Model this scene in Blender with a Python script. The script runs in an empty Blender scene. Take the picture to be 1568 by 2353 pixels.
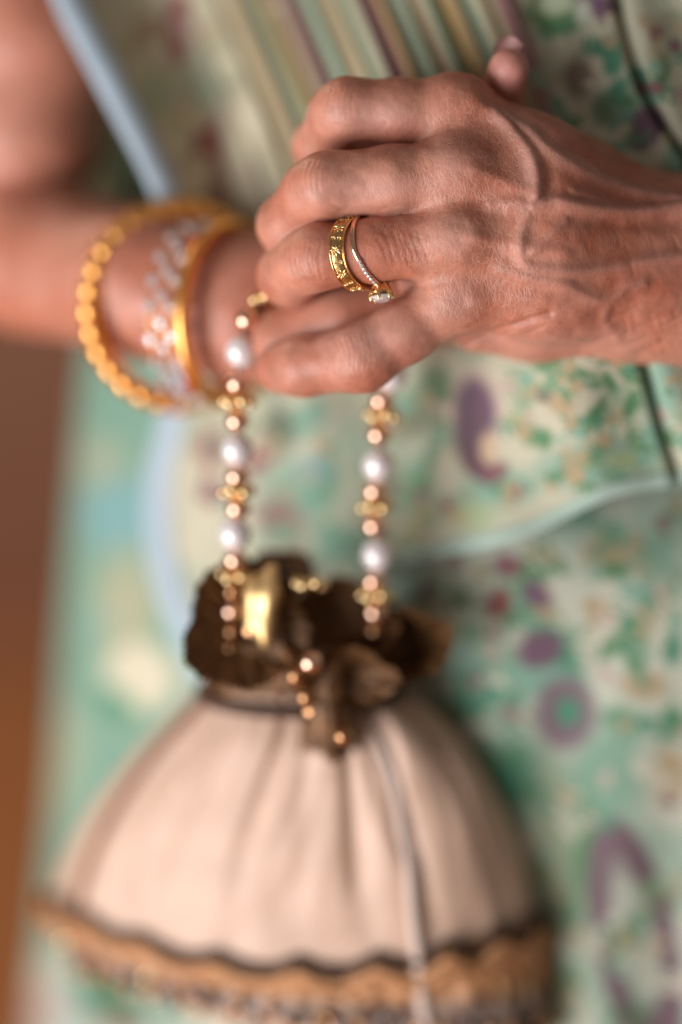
import bpy, math, random
import numpy as np
from mathutils import Matrix, Vector

# ------------------------------------------------------------------ camera, world, light, exposure
scene = bpy.context.scene
COL = scene.collection
S = 0.13            # millimetres per picture unit (picture 1568 x 2353 units) at the focus plane
D = 850.0           # camera distance in mm
PITCH = math.radians(20.0)
# "local" frame: x right, y away from camera, z up in the picture, origin on the focus plane.
# The whole place is turned by M so that the camera looks 20 degrees down, as the photographer did.
M = Matrix.Translation((0, 0, 1.0)) @ Matrix.Rotation(-PITCH, 4, 'X')

cam_d = bpy.data.cameras.new("camera")
cam = bpy.data.objects.new("camera", cam_d)
COL.objects.link(cam)
cam.matrix_world = M @ Matrix.Translation((0, -D / 1000, 0)) @ Matrix.Rotation(math.pi / 2, 4, 'X')
cam_d.sensor_fit = 'VERTICAL'
cam_d.sensor_height = 36.0
cam_d.lens = 36.0 * D / (2353 * S)
cam_d.clip_start = 0.02
cam_d.clip_end = 60
cam_d.dof.use_dof = True
cam_d.dof.focus_distance = (D + 3.0) / 1000
cam_d.dof.aperture_fstop = cam_d.lens / 83.0
cam_d.dof.aperture_blades = 0
scene.camera = cam

world = bpy.data.worlds.new("World")
scene.world = world
world.use_nodes = True
bg = world.node_tree.nodes["Background"]
bg.inputs[0].default_value = (1.0, 0.86, 0.76, 1)
bg.inputs[1].default_value = 0.18


def area_lamp(name, loc, target, sx, sy, power, color):
    ld = bpy.data.lights.new(name, 'AREA')
    ld.shape = 'RECTANGLE'
    ld.size, ld.size_y = sx, sy
    ld.energy = power
    ld.color = color
    o = bpy.data.objects.new(name, ld)
    COL.objects.link(o)
    o.location = loc
    o.rotation_euler = (Vector(target) - Vector(loc)).to_track_quat('-Z', 'Y').to_euler()
    return o


area_lamp("window_light", (-1.17, -1.0, 0.70), (0, 0.05, 0.98), 1.1, 1.2, 41.0, (1.0, 0.97, 0.97))
area_lamp("warm_fill", (-1.3, 1.5, 2.1), (-0.9, 1.2, 0.0), 0.5, 0.5, 15.0, (1.0, 0.78, 0.55))  # unseen warm fill added to brighten the floor and wall behind

scene.view_settings.view_transform = 'Standard'
scene.view_settings.look = 'None'
scene.view_settings.exposure = 0.0
scene.view_settings.gamma = 1.0
scene.view_settings.use_curve_mapping = False
scene.render.engine = 'CYCLES'
scene.cycles.max_bounces = 8
scene.cycles.use_denoising = True

rng = np.random.default_rng(7)
random.seed(7)


# ------------------------------------------------------------------ helpers
def srgb(r, g, b):
    def f(c):
        c /= 255.0
        return c / 12.92 if c <= 0.04045 else ((c + 0.055) / 1.055) ** 2.4
    return np.array([f(r), f(g), f(b)])


def P(px, py, y):
    """picture point at depth y (mm) -> local metres"""
    k = S * (1 + y / D) / 1000
    return np.array([(px - 784) * k, y / 1000, (1176.5 - py) * k])


def PV(px, py, y):
    px, py, y = np.broadcast_arrays(np.asarray(px, float), np.asarray(py, float), np.asarray(y, float))
    k = S * (1 + y / D) / 1000
    return np.stack([(px - 784) * k, y / 1000, (1176.5 - py) * k], -1)


def to_px(co):
    """local metres -> px, py"""
    k = S * (1 + co[:, 1] * 1000 / D) / 1000
    return 784 + co[:, 0] / k, 1176.5 - co[:, 2] / k


def smooth(a, b, x):
    t = np.clip((x - a) / (b - a), 0, 1)
    return t * t * (3 - 2 * t)


def mesh_obj(name, verts, faces, mat, parent=None, smooth_shade=True, cols=None, attrs=None):
    verts = np.asarray(verts, dtype=np.float32).reshape(-1, 3)
    me = bpy.data.meshes.new(name)
    if isinstance(faces, np.ndarray) and faces.ndim == 2:
        n = faces.shape[1]
        me.vertices.add(len(verts))
        me.vertices.foreach_set("co", verts.ravel())
        me.loops.add(faces.size)
        me.loops.foreach_set("vertex_index", faces.ravel().astype(np.int32))
        me.polygons.add(len(faces))
        me.polygons.foreach_set("loop_start", np.arange(0, faces.size, n, dtype=np.int32))
        me.update(calc_edges=True)
        me.validate()
    else:
        me.from_pydata([tuple(v) for v in verts.tolist()], [], [tuple(f) for f in faces])
        me.update()
    if smooth_shade:
        me.polygons.foreach_set("use_smooth", np.ones(len(me.polygons), dtype=bool))
    if cols is not None:
        ca = me.color_attributes.new("Col", 'FLOAT_COLOR', 'POINT')
        c4 = np.ones((len(verts), 4), dtype=np.float32)
        c4[:, :3] = cols
        ca.data.foreach_set("color", c4.ravel())
    for k, v in (attrs or {}).items():
        at = me.attributes.new(k, 'FLOAT', 'POINT')
        at.data.foreach_set("value", np.asarray(v, dtype=np.float32))
    if mat is not None:
        me.materials.append(mat)
    o = bpy.data.objects.new(name, me)
    COL.objects.link(o)
    if parent is not None:
        o.parent = parent
    else:
        o.matrix_world = M
    return o


def inst(name, me, parent, mtx):
    o = bpy.data.objects.new(name, me)
    COL.objects.link(o)
    o.parent = parent
    o.matrix_local = mtx
    return o


def thing(name, label, cat, loc=None, group=None):
    o = bpy.data.objects.new(name, None)
    o.empty_display_size = 0.01
    COL.objects.link(o)
    o.matrix_world = M @ Matrix.Translation(loc if loc is not None else (0, 0, 0))
    tag(o, label, cat, group)
    return o


def tag(o, label, cat, group=None):
    o["label"] = label
    o["category"] = cat
    if group:
        o["group"] = group


def grid_faces(nu, nv, wrap_u=False, wrap_v=False):
    """verts indexed i*nv + j"""
    iu = np.arange(nu if wrap_u else nu - 1)
    iv = np.arange(nv if wrap_v else nv - 1)
    a, b = np.meshgrid(iu, iv, indexing='ij')
    a, b = a.ravel(), b.ravel()
    a2, b2 = (a + 1) % nu, (b + 1) % nv
    return np.stack([a * nv + b, a2 * nv + b, a2 * nv + b2, a * nv + b2], -1)


def tube(path, radius, nseg=12, closed=False):
    """path (n,3) metres; radius scalar or (n,) -> verts, faces"""
    path = np.asarray(path, float)
    n = len(path)
    r = np.broadcast_to(np.asarray(radius, float), (n,))
    if closed:
        t = np.roll(path, -1, 0) - np.roll(path, 1, 0)
    else:
        t = np.gradient(path, axis=0)
    t /= np.linalg.norm(t, axis=1)[:, None] + 1e-12
    up = np.array([0.31, -0.9, 0.25])
    u = up - (t @ up)[:, None] * t
    u /= np.linalg.norm(u, axis=1)[:, None]
    w = np.cross(t, u)
    a = np.linspace(0, 2 * np.pi, nseg, endpoint=False)
    v = path[:, None] + r[:, None, None] * (np.cos(a)[None, :, None] * u[:, None] + np.sin(a)[None, :, None] * w[:, None])
    f = grid_faces(n, nseg, closed, True)
    return v.reshape(-1, 3), f


def catmull(pts, n):
    pts = np.asarray(pts, float)
    q = np.vstack([2 * pts[0] - pts[1], pts, 2 * pts[-1] - pts[-2]])
    m = len(pts) - 1
    out = []
    for t in np.linspace(0, m - 1e-9, n):
        i = int(t)
        f = t - i
        p0, p1, p2, p3 = q[i], q[i + 1], q[i + 2], q[i + 3]
        out.append(0.5 * (2 * p1 + (p2 - p0) * f + (2 * p0 - 5 * p1 + 4 * p2 - p3) * f * f + (3 * p1 - p0 - 3 * p2 + p3) * f ** 3))
    return np.array(out)


def merge(parts):
    vs, fs, o = [], [], 0
    for v, f in parts:
        vs.append(np.asarray(v, float).reshape(-1, 3))
        fs.append(np.asarray(f) + o)
        o += len(vs[-1])
    return np.vstack(vs), np.vstack(fs)


def ball(r, nu=14, nv=8, sx=1, sy=1, sz=1, c=(0, 0, 0)):
    """closed quad sphere with pinched poles"""
    th = np.linspace(0, 2 * np.pi, nu, endpoint=False)
    ph = np.linspace(0.04, np.pi - 0.04, nv)
    a, b = np.meshgrid(th, ph, indexing='ij')
    v = np.stack([np.sin(b) * np.cos(a) * sx, np.sin(b) * np.sin(a) * sy, np.cos(b) * sz], -1).reshape(-1, 3) * r
    return v + np.array(c), grid_faces(nu, nv, True, False)


def lathe(prof, nu=16):
    """prof list of (r,z)"""
    prof = np.array(prof, float)
    th = np.linspace(0, 2 * np.pi, nu, endpoint=False)
    v = np.stack([np.cos(th)[:, None] * prof[None, :, 0], np.sin(th)[:, None] * prof[None, :, 0],
                  np.broadcast_to(prof[None, :, 1], (nu, len(prof)))], -1)
    return v.reshape(-1, 3), grid_faces(nu, len(prof), True, False)


# value noise, numpy
_tab = rng.random((64, 64, 64)).astype(np.float32)


def vnoise(p):
    p = np.asarray(p, float)
    i = np.floor(p).astype(int)
    f = p - i
    f = f * f * (3 - 2 * f)
    r = 0
    for dx in (0, 1):
        for dy in (0, 1):
            for dz in (0, 1):
                w = (f[:, 0] if dx else 1 - f[:, 0]) * (f[:, 1] if dy else 1 - f[:, 1]) * (f[:, 2] if dz else 1 - f[:, 2])
                r = r + w * _tab[(i[:, 0] + dx) % 64, (i[:, 1] + dy) % 64, (i[:, 2] + dz) % 64]
    return r


def fbm(p, o=3):
    a, s, t = 0, 1.0, 0
    for k in range(o):
        a = a + s * vnoise(np.asarray(p) * 2 ** k + 17.3 * k)
        t += s
        s *= 0.5
    return a / t


def poly_dist(px, py, pts):
    pts = np.asarray(pts, float)
    d = np.full(px.shape, 1e9)
    for (x0, y0), (x1, y1) in zip(pts[:-1], pts[1:]):
        dx, dy = x1 - x0, y1 - y0
        t = np.clip(((px - x0) * dx + (py - y0) * dy) / (dx * dx + dy * dy + 1e-9), 0, 1)
        d = np.minimum(d, np.hypot(px - x0 - t * dx, py - y0 - t * dy))
    return d


def rot_to(z, x=None):
    """3x3->4x4 matrix whose z axis is z"""
    z = Vector(z).normalized()
    x = Vector(x) if x is not None else (Vector((1, 0, 0)) if abs(z.x) < 0.9 else Vector((0, 0, 1)))
    y = z.cross(x).normalized()
    x = y.cross(z).normalized()
    m = Matrix((x, y, z)).transposed().to_4x4()
    return m


# ------------------------------------------------------------------ materials
def new_mat(name):
    m = bpy.data.materials.new(name)
    m.use_nodes = True
    nt = m.node_tree
    b = nt.nodes["Principled BSDF"]
    return m, nt, b


def N(nt, typ, **kw):
    n = nt.nodes.new(typ)
    for k, v in kw.items():
        setattr(n, k, v)
    return n


def metal(name, col, rough, noise=0.0, nscale=900):
    m, nt, b = new_mat(name)
    b.inputs['Base Color'].default_value = (*col, 1)
    b.inputs['Metallic'].default_value = 1
    b.inputs['Roughness'].default_value = rough
    if noise:
        tc = N(nt, 'ShaderNodeTexCoord')
        nz = N(nt, 'ShaderNodeTexNoise')
        nz.inputs['Scale'].default_value = nscale
        nt.links.new(tc.outputs['Object'], nz.inputs['Vector'])
        bp = N(nt, 'ShaderNodeBump')
        bp.inputs['Strength'].default_value = noise
        bp.inputs['Distance'].default_value = 0.0004
        nt.links.new(nz.outputs['Fac'], bp.inputs['Height'])
        nt.links.new(bp.outputs['Normal'], b.inputs['Normal'])
    return m


def skin_mat():
    m, nt, b = new_mat("skin")
    L = nt.links.new
    at = N(nt, 'ShaderNodeAttribute', attribute_name="Col")
    ln = N(nt, 'ShaderNodeAttribute', attribute_name="lines")
    tc = N(nt, 'ShaderNodeTexCoord')
    nz = N(nt, 'ShaderNodeTexNoise')
    nz.inputs['Scale'].default_value = 160
    nz.inputs['Detail'].default_value = 3
    L(tc.outputs['Object'], nz.inputs['Vector'])
    # warp for the lines
    sub = N(nt, 'ShaderNodeVectorMath', operation='SUBTRACT')
    L(nz.outputs['Color'], sub.inputs[0])
    sub.inputs[1].default_value = (0.5, 0.5, 0.5)
    scl = N(nt, 'ShaderNodeVectorMath', operation='SCALE')
    L(sub.outputs[0], scl.inputs[0])
    scl.inputs['Scale'].default_value = 0.0035
    add = N(nt, 'ShaderNodeVectorMath', operation='ADD')
    L(tc.outputs['Object'], add.inputs[0])
    L(scl.outputs[0], add.inputs[1])
    hs = []
    for (sc, rz, sy) in ((560, 0.35, 0.36), (640, -0.75, 0.30)):
        mp = N(nt, 'ShaderNodeMapping')
        mp.inputs['Rotation'].default_value = (0, rz, 0.2)
        mp.inputs['Scale'].default_value = (1.0, 1.0, sy)
        L(add.outputs[0], mp.inputs['Vector'])
        vo = N(nt, 'ShaderNodeTexVoronoi', feature='DISTANCE_TO_EDGE')
        vo.inputs['Scale'].default_value = sc
        L(mp.outputs[0], vo.inputs['Vector'])
        mr = N(nt, 'ShaderNodeMapRange')
        mr.inputs['From Min'].default_value = 0.0
        mr.inputs['From Max'].default_value = 0.075
        mr.inputs['To Min'].default_value = 1.0
        mr.inputs['To Max'].default_value = 0.0
        L(vo.outputs['Distance'], mr.inputs['Value'])
        hs.append(mr)
    mx = N(nt, 'ShaderNodeMath', operation='MAXIMUM')
    L(hs[0].outputs[0], mx.inputs[0])
    L(hs[1].outputs[0], mx.inputs[1])
    nz2 = N(nt, 'ShaderNodeTexNoise')
    nz2.inputs['Scale'].default_value = 260
    L(tc.outputs['Object'], nz2.inputs['Vector'])
    m0 = N(nt, 'ShaderNodeMath', operation='MULTIPLY')
    L(mx.outputs[0], m0.inputs[0])
    L(ln.outputs['Fac'], m0.inputs[1])
    m1 = N(nt, 'ShaderNodeMath', operation='MULTIPLY')
    L(m0.outputs[0], m1.inputs[0])
    L(nz2.outputs['Fac'], m1.inputs[1])
    # colour: attribute, mottled, dry lines a little paler
    mot = N(nt, 'ShaderNodeMapRange')
    mot.inputs['From Min'].default_value = 0.3
    mot.inputs['From Max'].default_value = 0.7
    mot.inputs['To Min'].default_value = 0.88
    mot.inputs['To Max'].default_value = 1.12
    L(nz.outputs['Fac'], mot.inputs['Value'])
    mul = N(nt, 'ShaderNodeVectorMath', operation='SCALE')
    L(at.outputs['Color'], mul.inputs[0])
    L(mot.outputs[0], mul.inputs['Scale'])
    mix = N(nt, 'ShaderNodeMix', data_type='RGBA')
    L(m1.outputs[0], mix.inputs[0])
    L(mul.outputs[0], mix.inputs[6])
    mix.inputs[7].default_value = (0.62, 0.34, 0.25, 1)
    L(mix.outputs[2], b.inputs['Base Color'])
    b.inputs['Roughness'].default_value = 0.44
    b.inputs['Specular IOR Level'].default_value = 0.42
    b.inputs['Subsurface Weight'].default_value = 0.5
    b.inputs['Subsurface Radius'].default_value = (1.0, 0.35, 0.2)
    b.inputs['Subsurface Scale'].default_value = 0.0032
    # relief: lines recessed, fine pores
    po = N(nt, 'ShaderNodeTexNoise')
    po.inputs['Scale'].default_value = 1500
    po.inputs['Detail'].default_value = 2
    L(tc.outputs['Object'], po.inputs['Vector'])
    hm = N(nt, 'ShaderNodeMath', operation='MULTIPLY_ADD')
    L(m0.outputs[0], hm.inputs[0])
    hm.inputs[1].default_value = -0.9
    pm = N(nt, 'ShaderNodeMath', operation='MULTIPLY')
    L(po.outputs['Fac'], pm.inputs[0])
    pm.inputs[1].default_value = 0.45
    L(pm.outputs[0], hm.inputs[2])
    bp = N(nt, 'ShaderNodeBump')
    bp.inputs['Strength'].default_value = 0.40
    bp.inputs['Distance'].default_value = 0.00025
    L(hm.outputs[0], bp.inputs['Height'])
    L(bp.outputs['Normal'], b.inputs['Normal'])
    return m


def cloth_mat(name, col=None, rough=0.75, weave=0.25, sheen=0.15, metallic=0.0, wscale=2200):
    m, nt, b = new_mat(name)
    L = nt.links.new
    if col is None:
        at = N(nt, 'ShaderNodeAttribute', attribute_name="Col")
        L(at.outputs['Color'], b.inputs['Base Color'])
    else:
        tc0 = N(nt, 'ShaderNodeTexCoord')
        nz = N(nt, 'ShaderNodeTexNoise')
        nz.inputs['Scale'].default_value = 90
        L(tc0.outputs['Object'], nz.inputs['Vector'])
        rp = N(nt, 'ShaderNodeMix', data_type='RGBA')
        L(nz.outputs['Fac'], rp.inputs[0])
        rp.inputs[6].default_value = (*[c * 0.82 for c in col], 1)
        rp.inputs[7].default_value = (*[min(1, c * 1.15) for c in col], 1)
        L(rp.outputs[2], b.inputs['Base Color'])
    b.inputs['Roughness'].default_value = rough
    b.inputs['Metallic'].default_value = metallic
    b.inputs['Sheen Weight'].default_value = sheen
    b.inputs['Sheen Roughness'].default_value = 0.4
    tc = N(nt, 'ShaderNodeTexCoord')
    hs = []
    for ax in ('X', 'Z'):
        w = N(nt, 'ShaderNodeTexWave', wave_type='BANDS', bands_direction=ax)
        w.inputs['Scale'].default_value = wscale / 6.0
        w.inputs['Distortion'].default_value = 1.5
        L(tc.outputs['Object'], w.inputs['Vector'])
        hs.append(w)
    ad = N(nt, 'ShaderNodeMath', operation='ADD')
    L(hs[0].outputs['Fac'], ad.inputs[0])
    L(hs[1].outputs['Fac'], ad.inputs[1])
    bp = N(nt, 'ShaderNodeBump')
    bp.inputs['Strength'].default_value = weave
    bp.inputs['Distance'].default_value = 0.0003
    L(ad.outputs[0], bp.inputs['Height'])
    L(bp.outputs['Normal'], b.inputs['Normal'])
    return m


MAT = {}
MAT['skin'] = skin_mat()
MAT['gold'] = metal("yellow_gold", (0.90, 0.58, 0.28), 0.22, 0.15)
MAT['gold_dark'] = metal("engraved_gold", (0.66, 0.42, 0.18), 0.30, 0.3)
MAT['bangle_gold'] = metal("bangle_gold", (1.0, 0.50, 0.15), 0.33, 0.2)
MAT['rose'] = metal("rose_gold_bead", (0.92, 0.60, 0.45), 0.13)
MAT['pale_gold'] = metal("pale_gold_filigree", (0.93, 0.70, 0.36), 0.24)
MAT['bronze'] = metal("bronze_bead", (0.45, 0.24, 0.12), 0.25)
m, nt, b = new_mat("pearl")
b.inputs['Base Color'].default_value = (0.80, 0.76, 0.78, 1)
b.inputs['Roughness'].default_value = 0.16
b.inputs['Coat Weight'].default_value = 1.0
b.inputs['Coat Roughness'].default_value = 0.05
b.inputs['Coat IOR'].default_value = 2.3
MAT['pearl'] = m
m, nt, b = new_mat("diamond")
b.inputs['Base Color'].default_value = (0.93, 0.96, 1.0, 1)
b.inputs['Roughness'].default_value = 0.02
b.inputs['IOR'].default_value = 2.2
b.inputs['Metallic'].default_value = 0.55
MAT['diamond'] = m
m, nt, b = new_mat("rhinestone")
b.inputs['Base Color'].default_value = (0.66, 0.62, 0.64, 1)
b.inputs['Roughness'].default_value = 0.12
b.inputs['Metallic'].default_value = 0.35
MAT['rhinestone'] = m
m, nt, b = new_mat("red_stone")
b.inputs['Base Color'].default_value = (0.45, 0.03, 0.02, 1)
b.inputs['Roughness'].default_value = 0.08
MAT['ruby'] = m
m, nt, b = new_mat("nail")
b.inputs['Base Color'].default_value = (0.62, 0.38, 0.36, 1)
b.inputs['Roughness'].default_value = 0.16
b.inputs['Coat Weight'].default_value = 0.6
MAT['nail'] = m
MAT['sari'] = cloth_mat("sari_print", None, 0.72, 0.22, 0.12)
MAT['border'] = cloth_mat("sari_border", tuple(srgb(168, 186, 200)), 0.7, 0.2, 0.2)
MAT['pouch'] = cloth_mat("pouch_satin", tuple(srgb(206, 174, 153)), 0.5, 0.12, 0.2)
MAT['piping'] = cloth_mat("brown_piping", tuple(srgb(120, 78, 50)), 0.6, 0.2, 0.0)
MAT['lace'] = cloth_mat("gold_lace", None, 0.5, 0.4, 0.0, 0.25, 1500)
MAT['lace_rope'] = cloth_mat("gold_cord", tuple(srgb(188, 138, 96)), 0.45, 0.5, 0.0, 0.35, 1500)
MAT['brocade'] = cloth_mat("bronze_brocade", tuple(srgb(112, 80, 56)), 0.36, 0.5, 0.0, 0.35, 1200)
m = MAT['brocade']
_n = m.node_tree
_mx = [n for n in _n.nodes if n.bl_idname == 'ShaderNodeMix'][0]
_nz = [n for n in _n.nodes if n.bl_idname == 'ShaderNodeTexNoise'][0]
_nz.inputs['Scale'].default_value = 210
_nz.inputs['Detail'].default_value = 4
_mx.inputs[6].default_value = (*srgb(22, 12, 6), 1)
_mx.inputs[7].default_value = (*srgb(146, 104, 66), 1)
MAT['lining'] = cloth_mat("gold_satin_lining", tuple(srgb(222, 186, 128)), 0.30, 0.1, 0.0, 0.55, 2000)
MAT['dark_cord'] = cloth_mat("dark_cord", tuple(srgb(70, 45, 30)), 0.6, 0.3, 0.0)


# ------------------------------------------------------------------ signed-distance modelling
class Field:
    def __init__(self, lo, hi, h):
        self.lo = np.array(lo, float)
        self.h = h
        self.n = np.ceil((np.array(hi) - self.lo) / h).astype(int) + 1
        self.ax = [(self.lo[i] + h * np.arange(self.n[i])).astype(np.float32) for i in range(3)]
        self.f = np.full(self.n, 60.0, dtype=np.float32)

    def like(self):
        o = Field.__new__(Field)
        o.lo, o.h, o.n, o.ax = self.lo, self.h, self.n, self.ax
        o.f = np.full(self.n, 60.0, dtype=np.float32)
        return o

    def cone(self, a, b, ra, rb, k=3.0, flat=None, sub=False):
        """tapered capsule; coordinates in mm"""
        a, b = np.array(a, np.float32), np.array(b, np.float32)
        R = max(ra, rb) + 12 + k
        lo = np.floor((np.minimum(a, b) - R - self.lo) / self.h).astype(int)
        hi = np.ceil((np.maximum(a, b) + R - self.lo) / self.h).astype(int) + 1
        lo, hi = np.clip(lo, 0, self.n), np.clip(hi, 0, self.n)
        if np.any(hi <= lo):
            return self
        X = self.ax[0][lo[0]:hi[0], None, None]
        Y = self.ax[1][None, lo[1]:hi[1], None]
        Z = self.ax[2][None, None, lo[2]:hi[2]]
        d = b - a
        L2 = float(d @ d) + 1e-9
        t = np.clip(((X - a[0]) * d[0] + (Y - a[1]) * d[1] + (Z - a[2]) * d[2]) / L2, 0, 1)
        fy = 1.0 if flat is None else 1.0 / flat
        q = np.sqrt((X - a[0] - t * d[0]) ** 2 + ((Y - a[1] - t * d[1]) * fy) ** 2 + (Z - a[2] - t * d[2]) ** 2)
        v = q - (ra + t * (rb - ra))
        sl = (slice(lo[0], hi[0]), slice(lo[1], hi[1]), slice(lo[2], hi[2]))
        w = self.f[sl]
        if sub:
            v = -v
            hh = np.maximum(k - np.abs(w - v), 0) / k
            self.f[sl] = np.maximum(w, v) + hh * hh * k * 0.25
        else:
            hh = np.maximum(k - np.abs(w - v), 0) / k
            self.f[sl] = np.minimum(w, v) - hh * hh * k * 0.25
        return self

    def union(self, o, k):
        hh = np.maximum(k - np.abs(self.f - o.f), 0) / k
        self.f = np.minimum(self.f, o.f) - hh * hh * k * 0.25
        return self

    def mesh(self):
        F = self.f
        ins = F < 0
        nx, ny, nz = F.shape
        cnt = np.zeros((nx - 1, ny - 1, nz - 1), np.int8)
        for dx in (0, 1):
            for dy in (0, 1):
                for dz in (0, 1):
                    cnt += ins[dx:nx - 1 + dx, dy:ny - 1 + dy, dz:nz - 1 + dz]
        act = (cnt > 0) & (cnt < 8)
        I = np.argwhere(act)
        vid = np.full(act.shape, -1, np.int64)
        vid[act] = np.arange(len(I))
        acc = np.zeros((len(I), 3))
        num = np.zeros(len(I))
        corners = [(a, b, c) for a in (0, 1) for b in (0, 1) for c in (0, 1)]
        for c0 in corners:
            for ax in range(3):
                if c0[ax]:
                    continue
                c1 = list(c0)
                c1[ax] = 1
                f0 = F[I[:, 0] + c0[0], I[:, 1] + c0[1], I[:, 2] + c0[2]]
                f1 = F[I[:, 0] + c1[0], I[:, 1] + c1[1], I[:, 2] + c1[2]]
                x = (f0 < 0) != (f1 < 0)
                t = np.where(x, f0 / np.where(x, f0 - f1, 1), 0)
                p = np.zeros((len(I), 3)) + np.array(c0)
                p[:, ax] += t
                acc += p * x[:, None]
                num += x
        V = (I + acc / num[:, None]) * self.h + self.lo
        faces = []
        for ax in range(3):
            o1, o2 = [(1, 2), (2, 0), (0, 1)][ax]
            sl0 = [slice(None)] * 3
            sl1 = [slice(None)] * 3
            sl0[ax], sl1[ax] = slice(0, -1), slice(1, None)
            a, b_ = ins[tuple(sl0)], ins[tuple(sl1)]
            E = np.argwhere(a != b_)
            ok = (E[:, o1] > 0) & (E[:, o2] > 0) & (E[:, o1] < F.shape[o1] - 1) & (E[:, o2] < F.shape[o2] - 1)
            E = E[ok]
            s = a[E[:, 0], E[:, 1], E[:, 2]]

            def c(d1, d2):
                q = E.copy()
                q[:, o1] += d1
                q[:, o2] += d2
                return vid[q[:, 0], q[:, 1], q[:, 2]]
            q = np.stack([c(-1, -1), c(0, -1), c(0, 0), c(-1, 0)], -1)
            q[~s] = q[~s][:, ::-1]
            faces.append(q)
        return V, np.vstack(faces)


def vnormals(V, Fq):
    a, b, c, d = V[Fq[:, 0]], V[Fq[:, 1]], V[Fq[:, 2]], V[Fq[:, 3]]
    n = np.cross(c - a, d - b)
    out = np.zeros_like(V)
    for j in range(4):
        for k in range(3):
            out[:, k] += np.bincount(Fq[:, j], n[:, k], len(V))
    return out / (np.linalg.norm(out, axis=1)[:, None] + 1e-12)


def lap_smooth(V, Fq, it, lam=0.5):
    e = np.vstack([Fq[:, [0, 1]], Fq[:, [1, 2]], Fq[:, [2, 3]], Fq[:, [3, 0]]])
    n = len(V)
    deg = np.bincount(e[:, 0], minlength=n) + np.bincount(e[:, 1], minlength=n)
    for _ in range(it):
        acc = np.stack([np.bincount(e[:, 0], V[e[:, 1], k], n) + np.bincount(e[:, 1], V[e[:, 0], k], n) for k in range(3)], -1)
        V = V + lam * (acc / np.maximum(deg, 1)[:, None] - V)
    return V


def Q(px, py, y):
    return P(px, py, y) * 1000


def px_mm(r, y):
    return r * S * (1 + y / D)


def chain(fld, nodes, k=3.0, flat=None):
    for a, b in zip(nodes[:-1], nodes[1:]):
        fld.cone(Q(*a[:3]), Q(*b[:3]), px_mm(a[3], a[2]), px_mm(b[3], b[2]), k, flat)
    return fld


# ------------------------------------------------------------------ setting behind
def box_world(name, lo, hi, mat):
    x0, y0, z0 = lo
    x1, y1, z1 = hi
    v = [(x0, y0, z0), (x1, y0, z0), (x1, y1, z0), (x0, y1, z0), (x0, y0, z1), (x1, y0, z1), (x1, y1, z1), (x0, y1, z1)]
    f = [(0, 3, 2, 1), (4, 5, 6, 7), (0, 1, 5, 4), (1, 2, 6, 5), (2, 3, 7, 6), (3, 0, 4, 7)]
    o = mesh_obj(name, v, f, mat, smooth_shade=False)
    o.matrix_world = Matrix.Identity(4)
    return o


def wood_mat(name, c1, c2, scale):
    m, nt, b = new_mat(name)
    L = nt.links.new
    tc = N(nt, 'ShaderNodeTexCoord')
    mp = N(nt, 'ShaderNodeMapping')
    mp.inputs['Scale'].default_value = (1, 1, 0.12)
    L(tc.outputs['Object'], mp.inputs['Vector'])
    nz = N(nt, 'ShaderNodeTexNoise')
    nz.inputs['Scale'].default_value = scale
    nz.inputs['Detail'].default_value = 5
    nz.inputs['Distortion'].default_value = 0.6
    L(mp.outputs[0], nz.inputs['Vector'])
    r = N(nt, 'ShaderNodeMix', data_type='RGBA')
    L(nz.outputs['Fac'], r.inputs[0])
    r.inputs[6].default_value = (*c1, 1)
    r.inputs[7].default_value = (*c2, 1)
    L(r.outputs[2], b.inputs['Base Color'])
    b.inputs['Roughness'].default_value = 0.45
    return m


wall = box_world("wall", (-3.5, 2.27, 0.0), (3.0, 2.37, 2.6), wood_mat("brown_wall", (0.22, 0.085, 0.040), (0.30, 0.13, 0.065), 6))
wall["kind"] = "structure"
floor = box_world("floor", (-3.5, -2.5, -0.06), (3.0, 2.27, 0.0), wood_mat("floor_boards", (0.44, 0.18, 0.065), (0.56, 0.24, 0.10), 9))
floor["kind"] = "structure"

# ------------------------------------------------------------------ the person
person = thing("person", "person in a green floral sari with both hands clasped at the waist", "person")

# ---- near (left) hand and forearm, fine grid
lo = np.minimum(Q(540, 990, -12), Q(540, 990, 100))
FL = Field((-42, -14, 24), (140, 98, 152), 0.58)
base = FL
# metacarpals and wrist
KN = {'index': (1052, 262, 19), 'middle': (1052, 402, 11), 'ring': (1050, 556, 9), 'pinky': (1046, 694, 16)}
chain(base, [(1052, 262, 19, 80), (1240, 370, 20, 84), (1460, 500, 27, 92)], 12)
chain(base, [(1052, 402, 11, 82), (1260, 480, 13, 84), (1480, 580, 24, 96)], 12)
chain(base, [(1050, 556, 9, 82), (1260, 590, 14, 84), (1480, 640, 25, 96)], 12)
chain(base, [(1046, 694, 16, 70), (1260, 690, 20, 80), (1480, 690, 30, 100)], 12)
chain(base, [(1100, 735, 36, 76), (1230, 728, 38, 98), (1440, 720, 40, 112)], 6)             # little-finger edge of the palm
chain(base, [(1170, 330, 40, 84), (1330, 420, 42, 92), (1540, 540, 38, 112)], 10)              # thumb side
chain(base, [(1080, 330, 36, 90), (1150, 560, 40, 120)], 10)                                  # palm
chain(base, [(1460, 520, 32, 96), (1600, 560, 34, 138), (1900, 560, 50, 175)], 10)             # forearm
chain(base, [(1460, 690, 34, 118), (1600, 690, 36, 138), (1900, 690, 52, 175)], 10)
# webs between the fingers
for (x0, y0, x1, y1, yy, r) in ((930, 332, 1010, 332, 24, 46), (910, 486, 1010, 480, 18, 46), (960, 640, 1020, 634, 22, 48)):
    base.cone(Q(x0, y0, yy), Q(x1, y1, yy - 4), px_mm(r, yy), px_mm(r, yy), 5)
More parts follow.
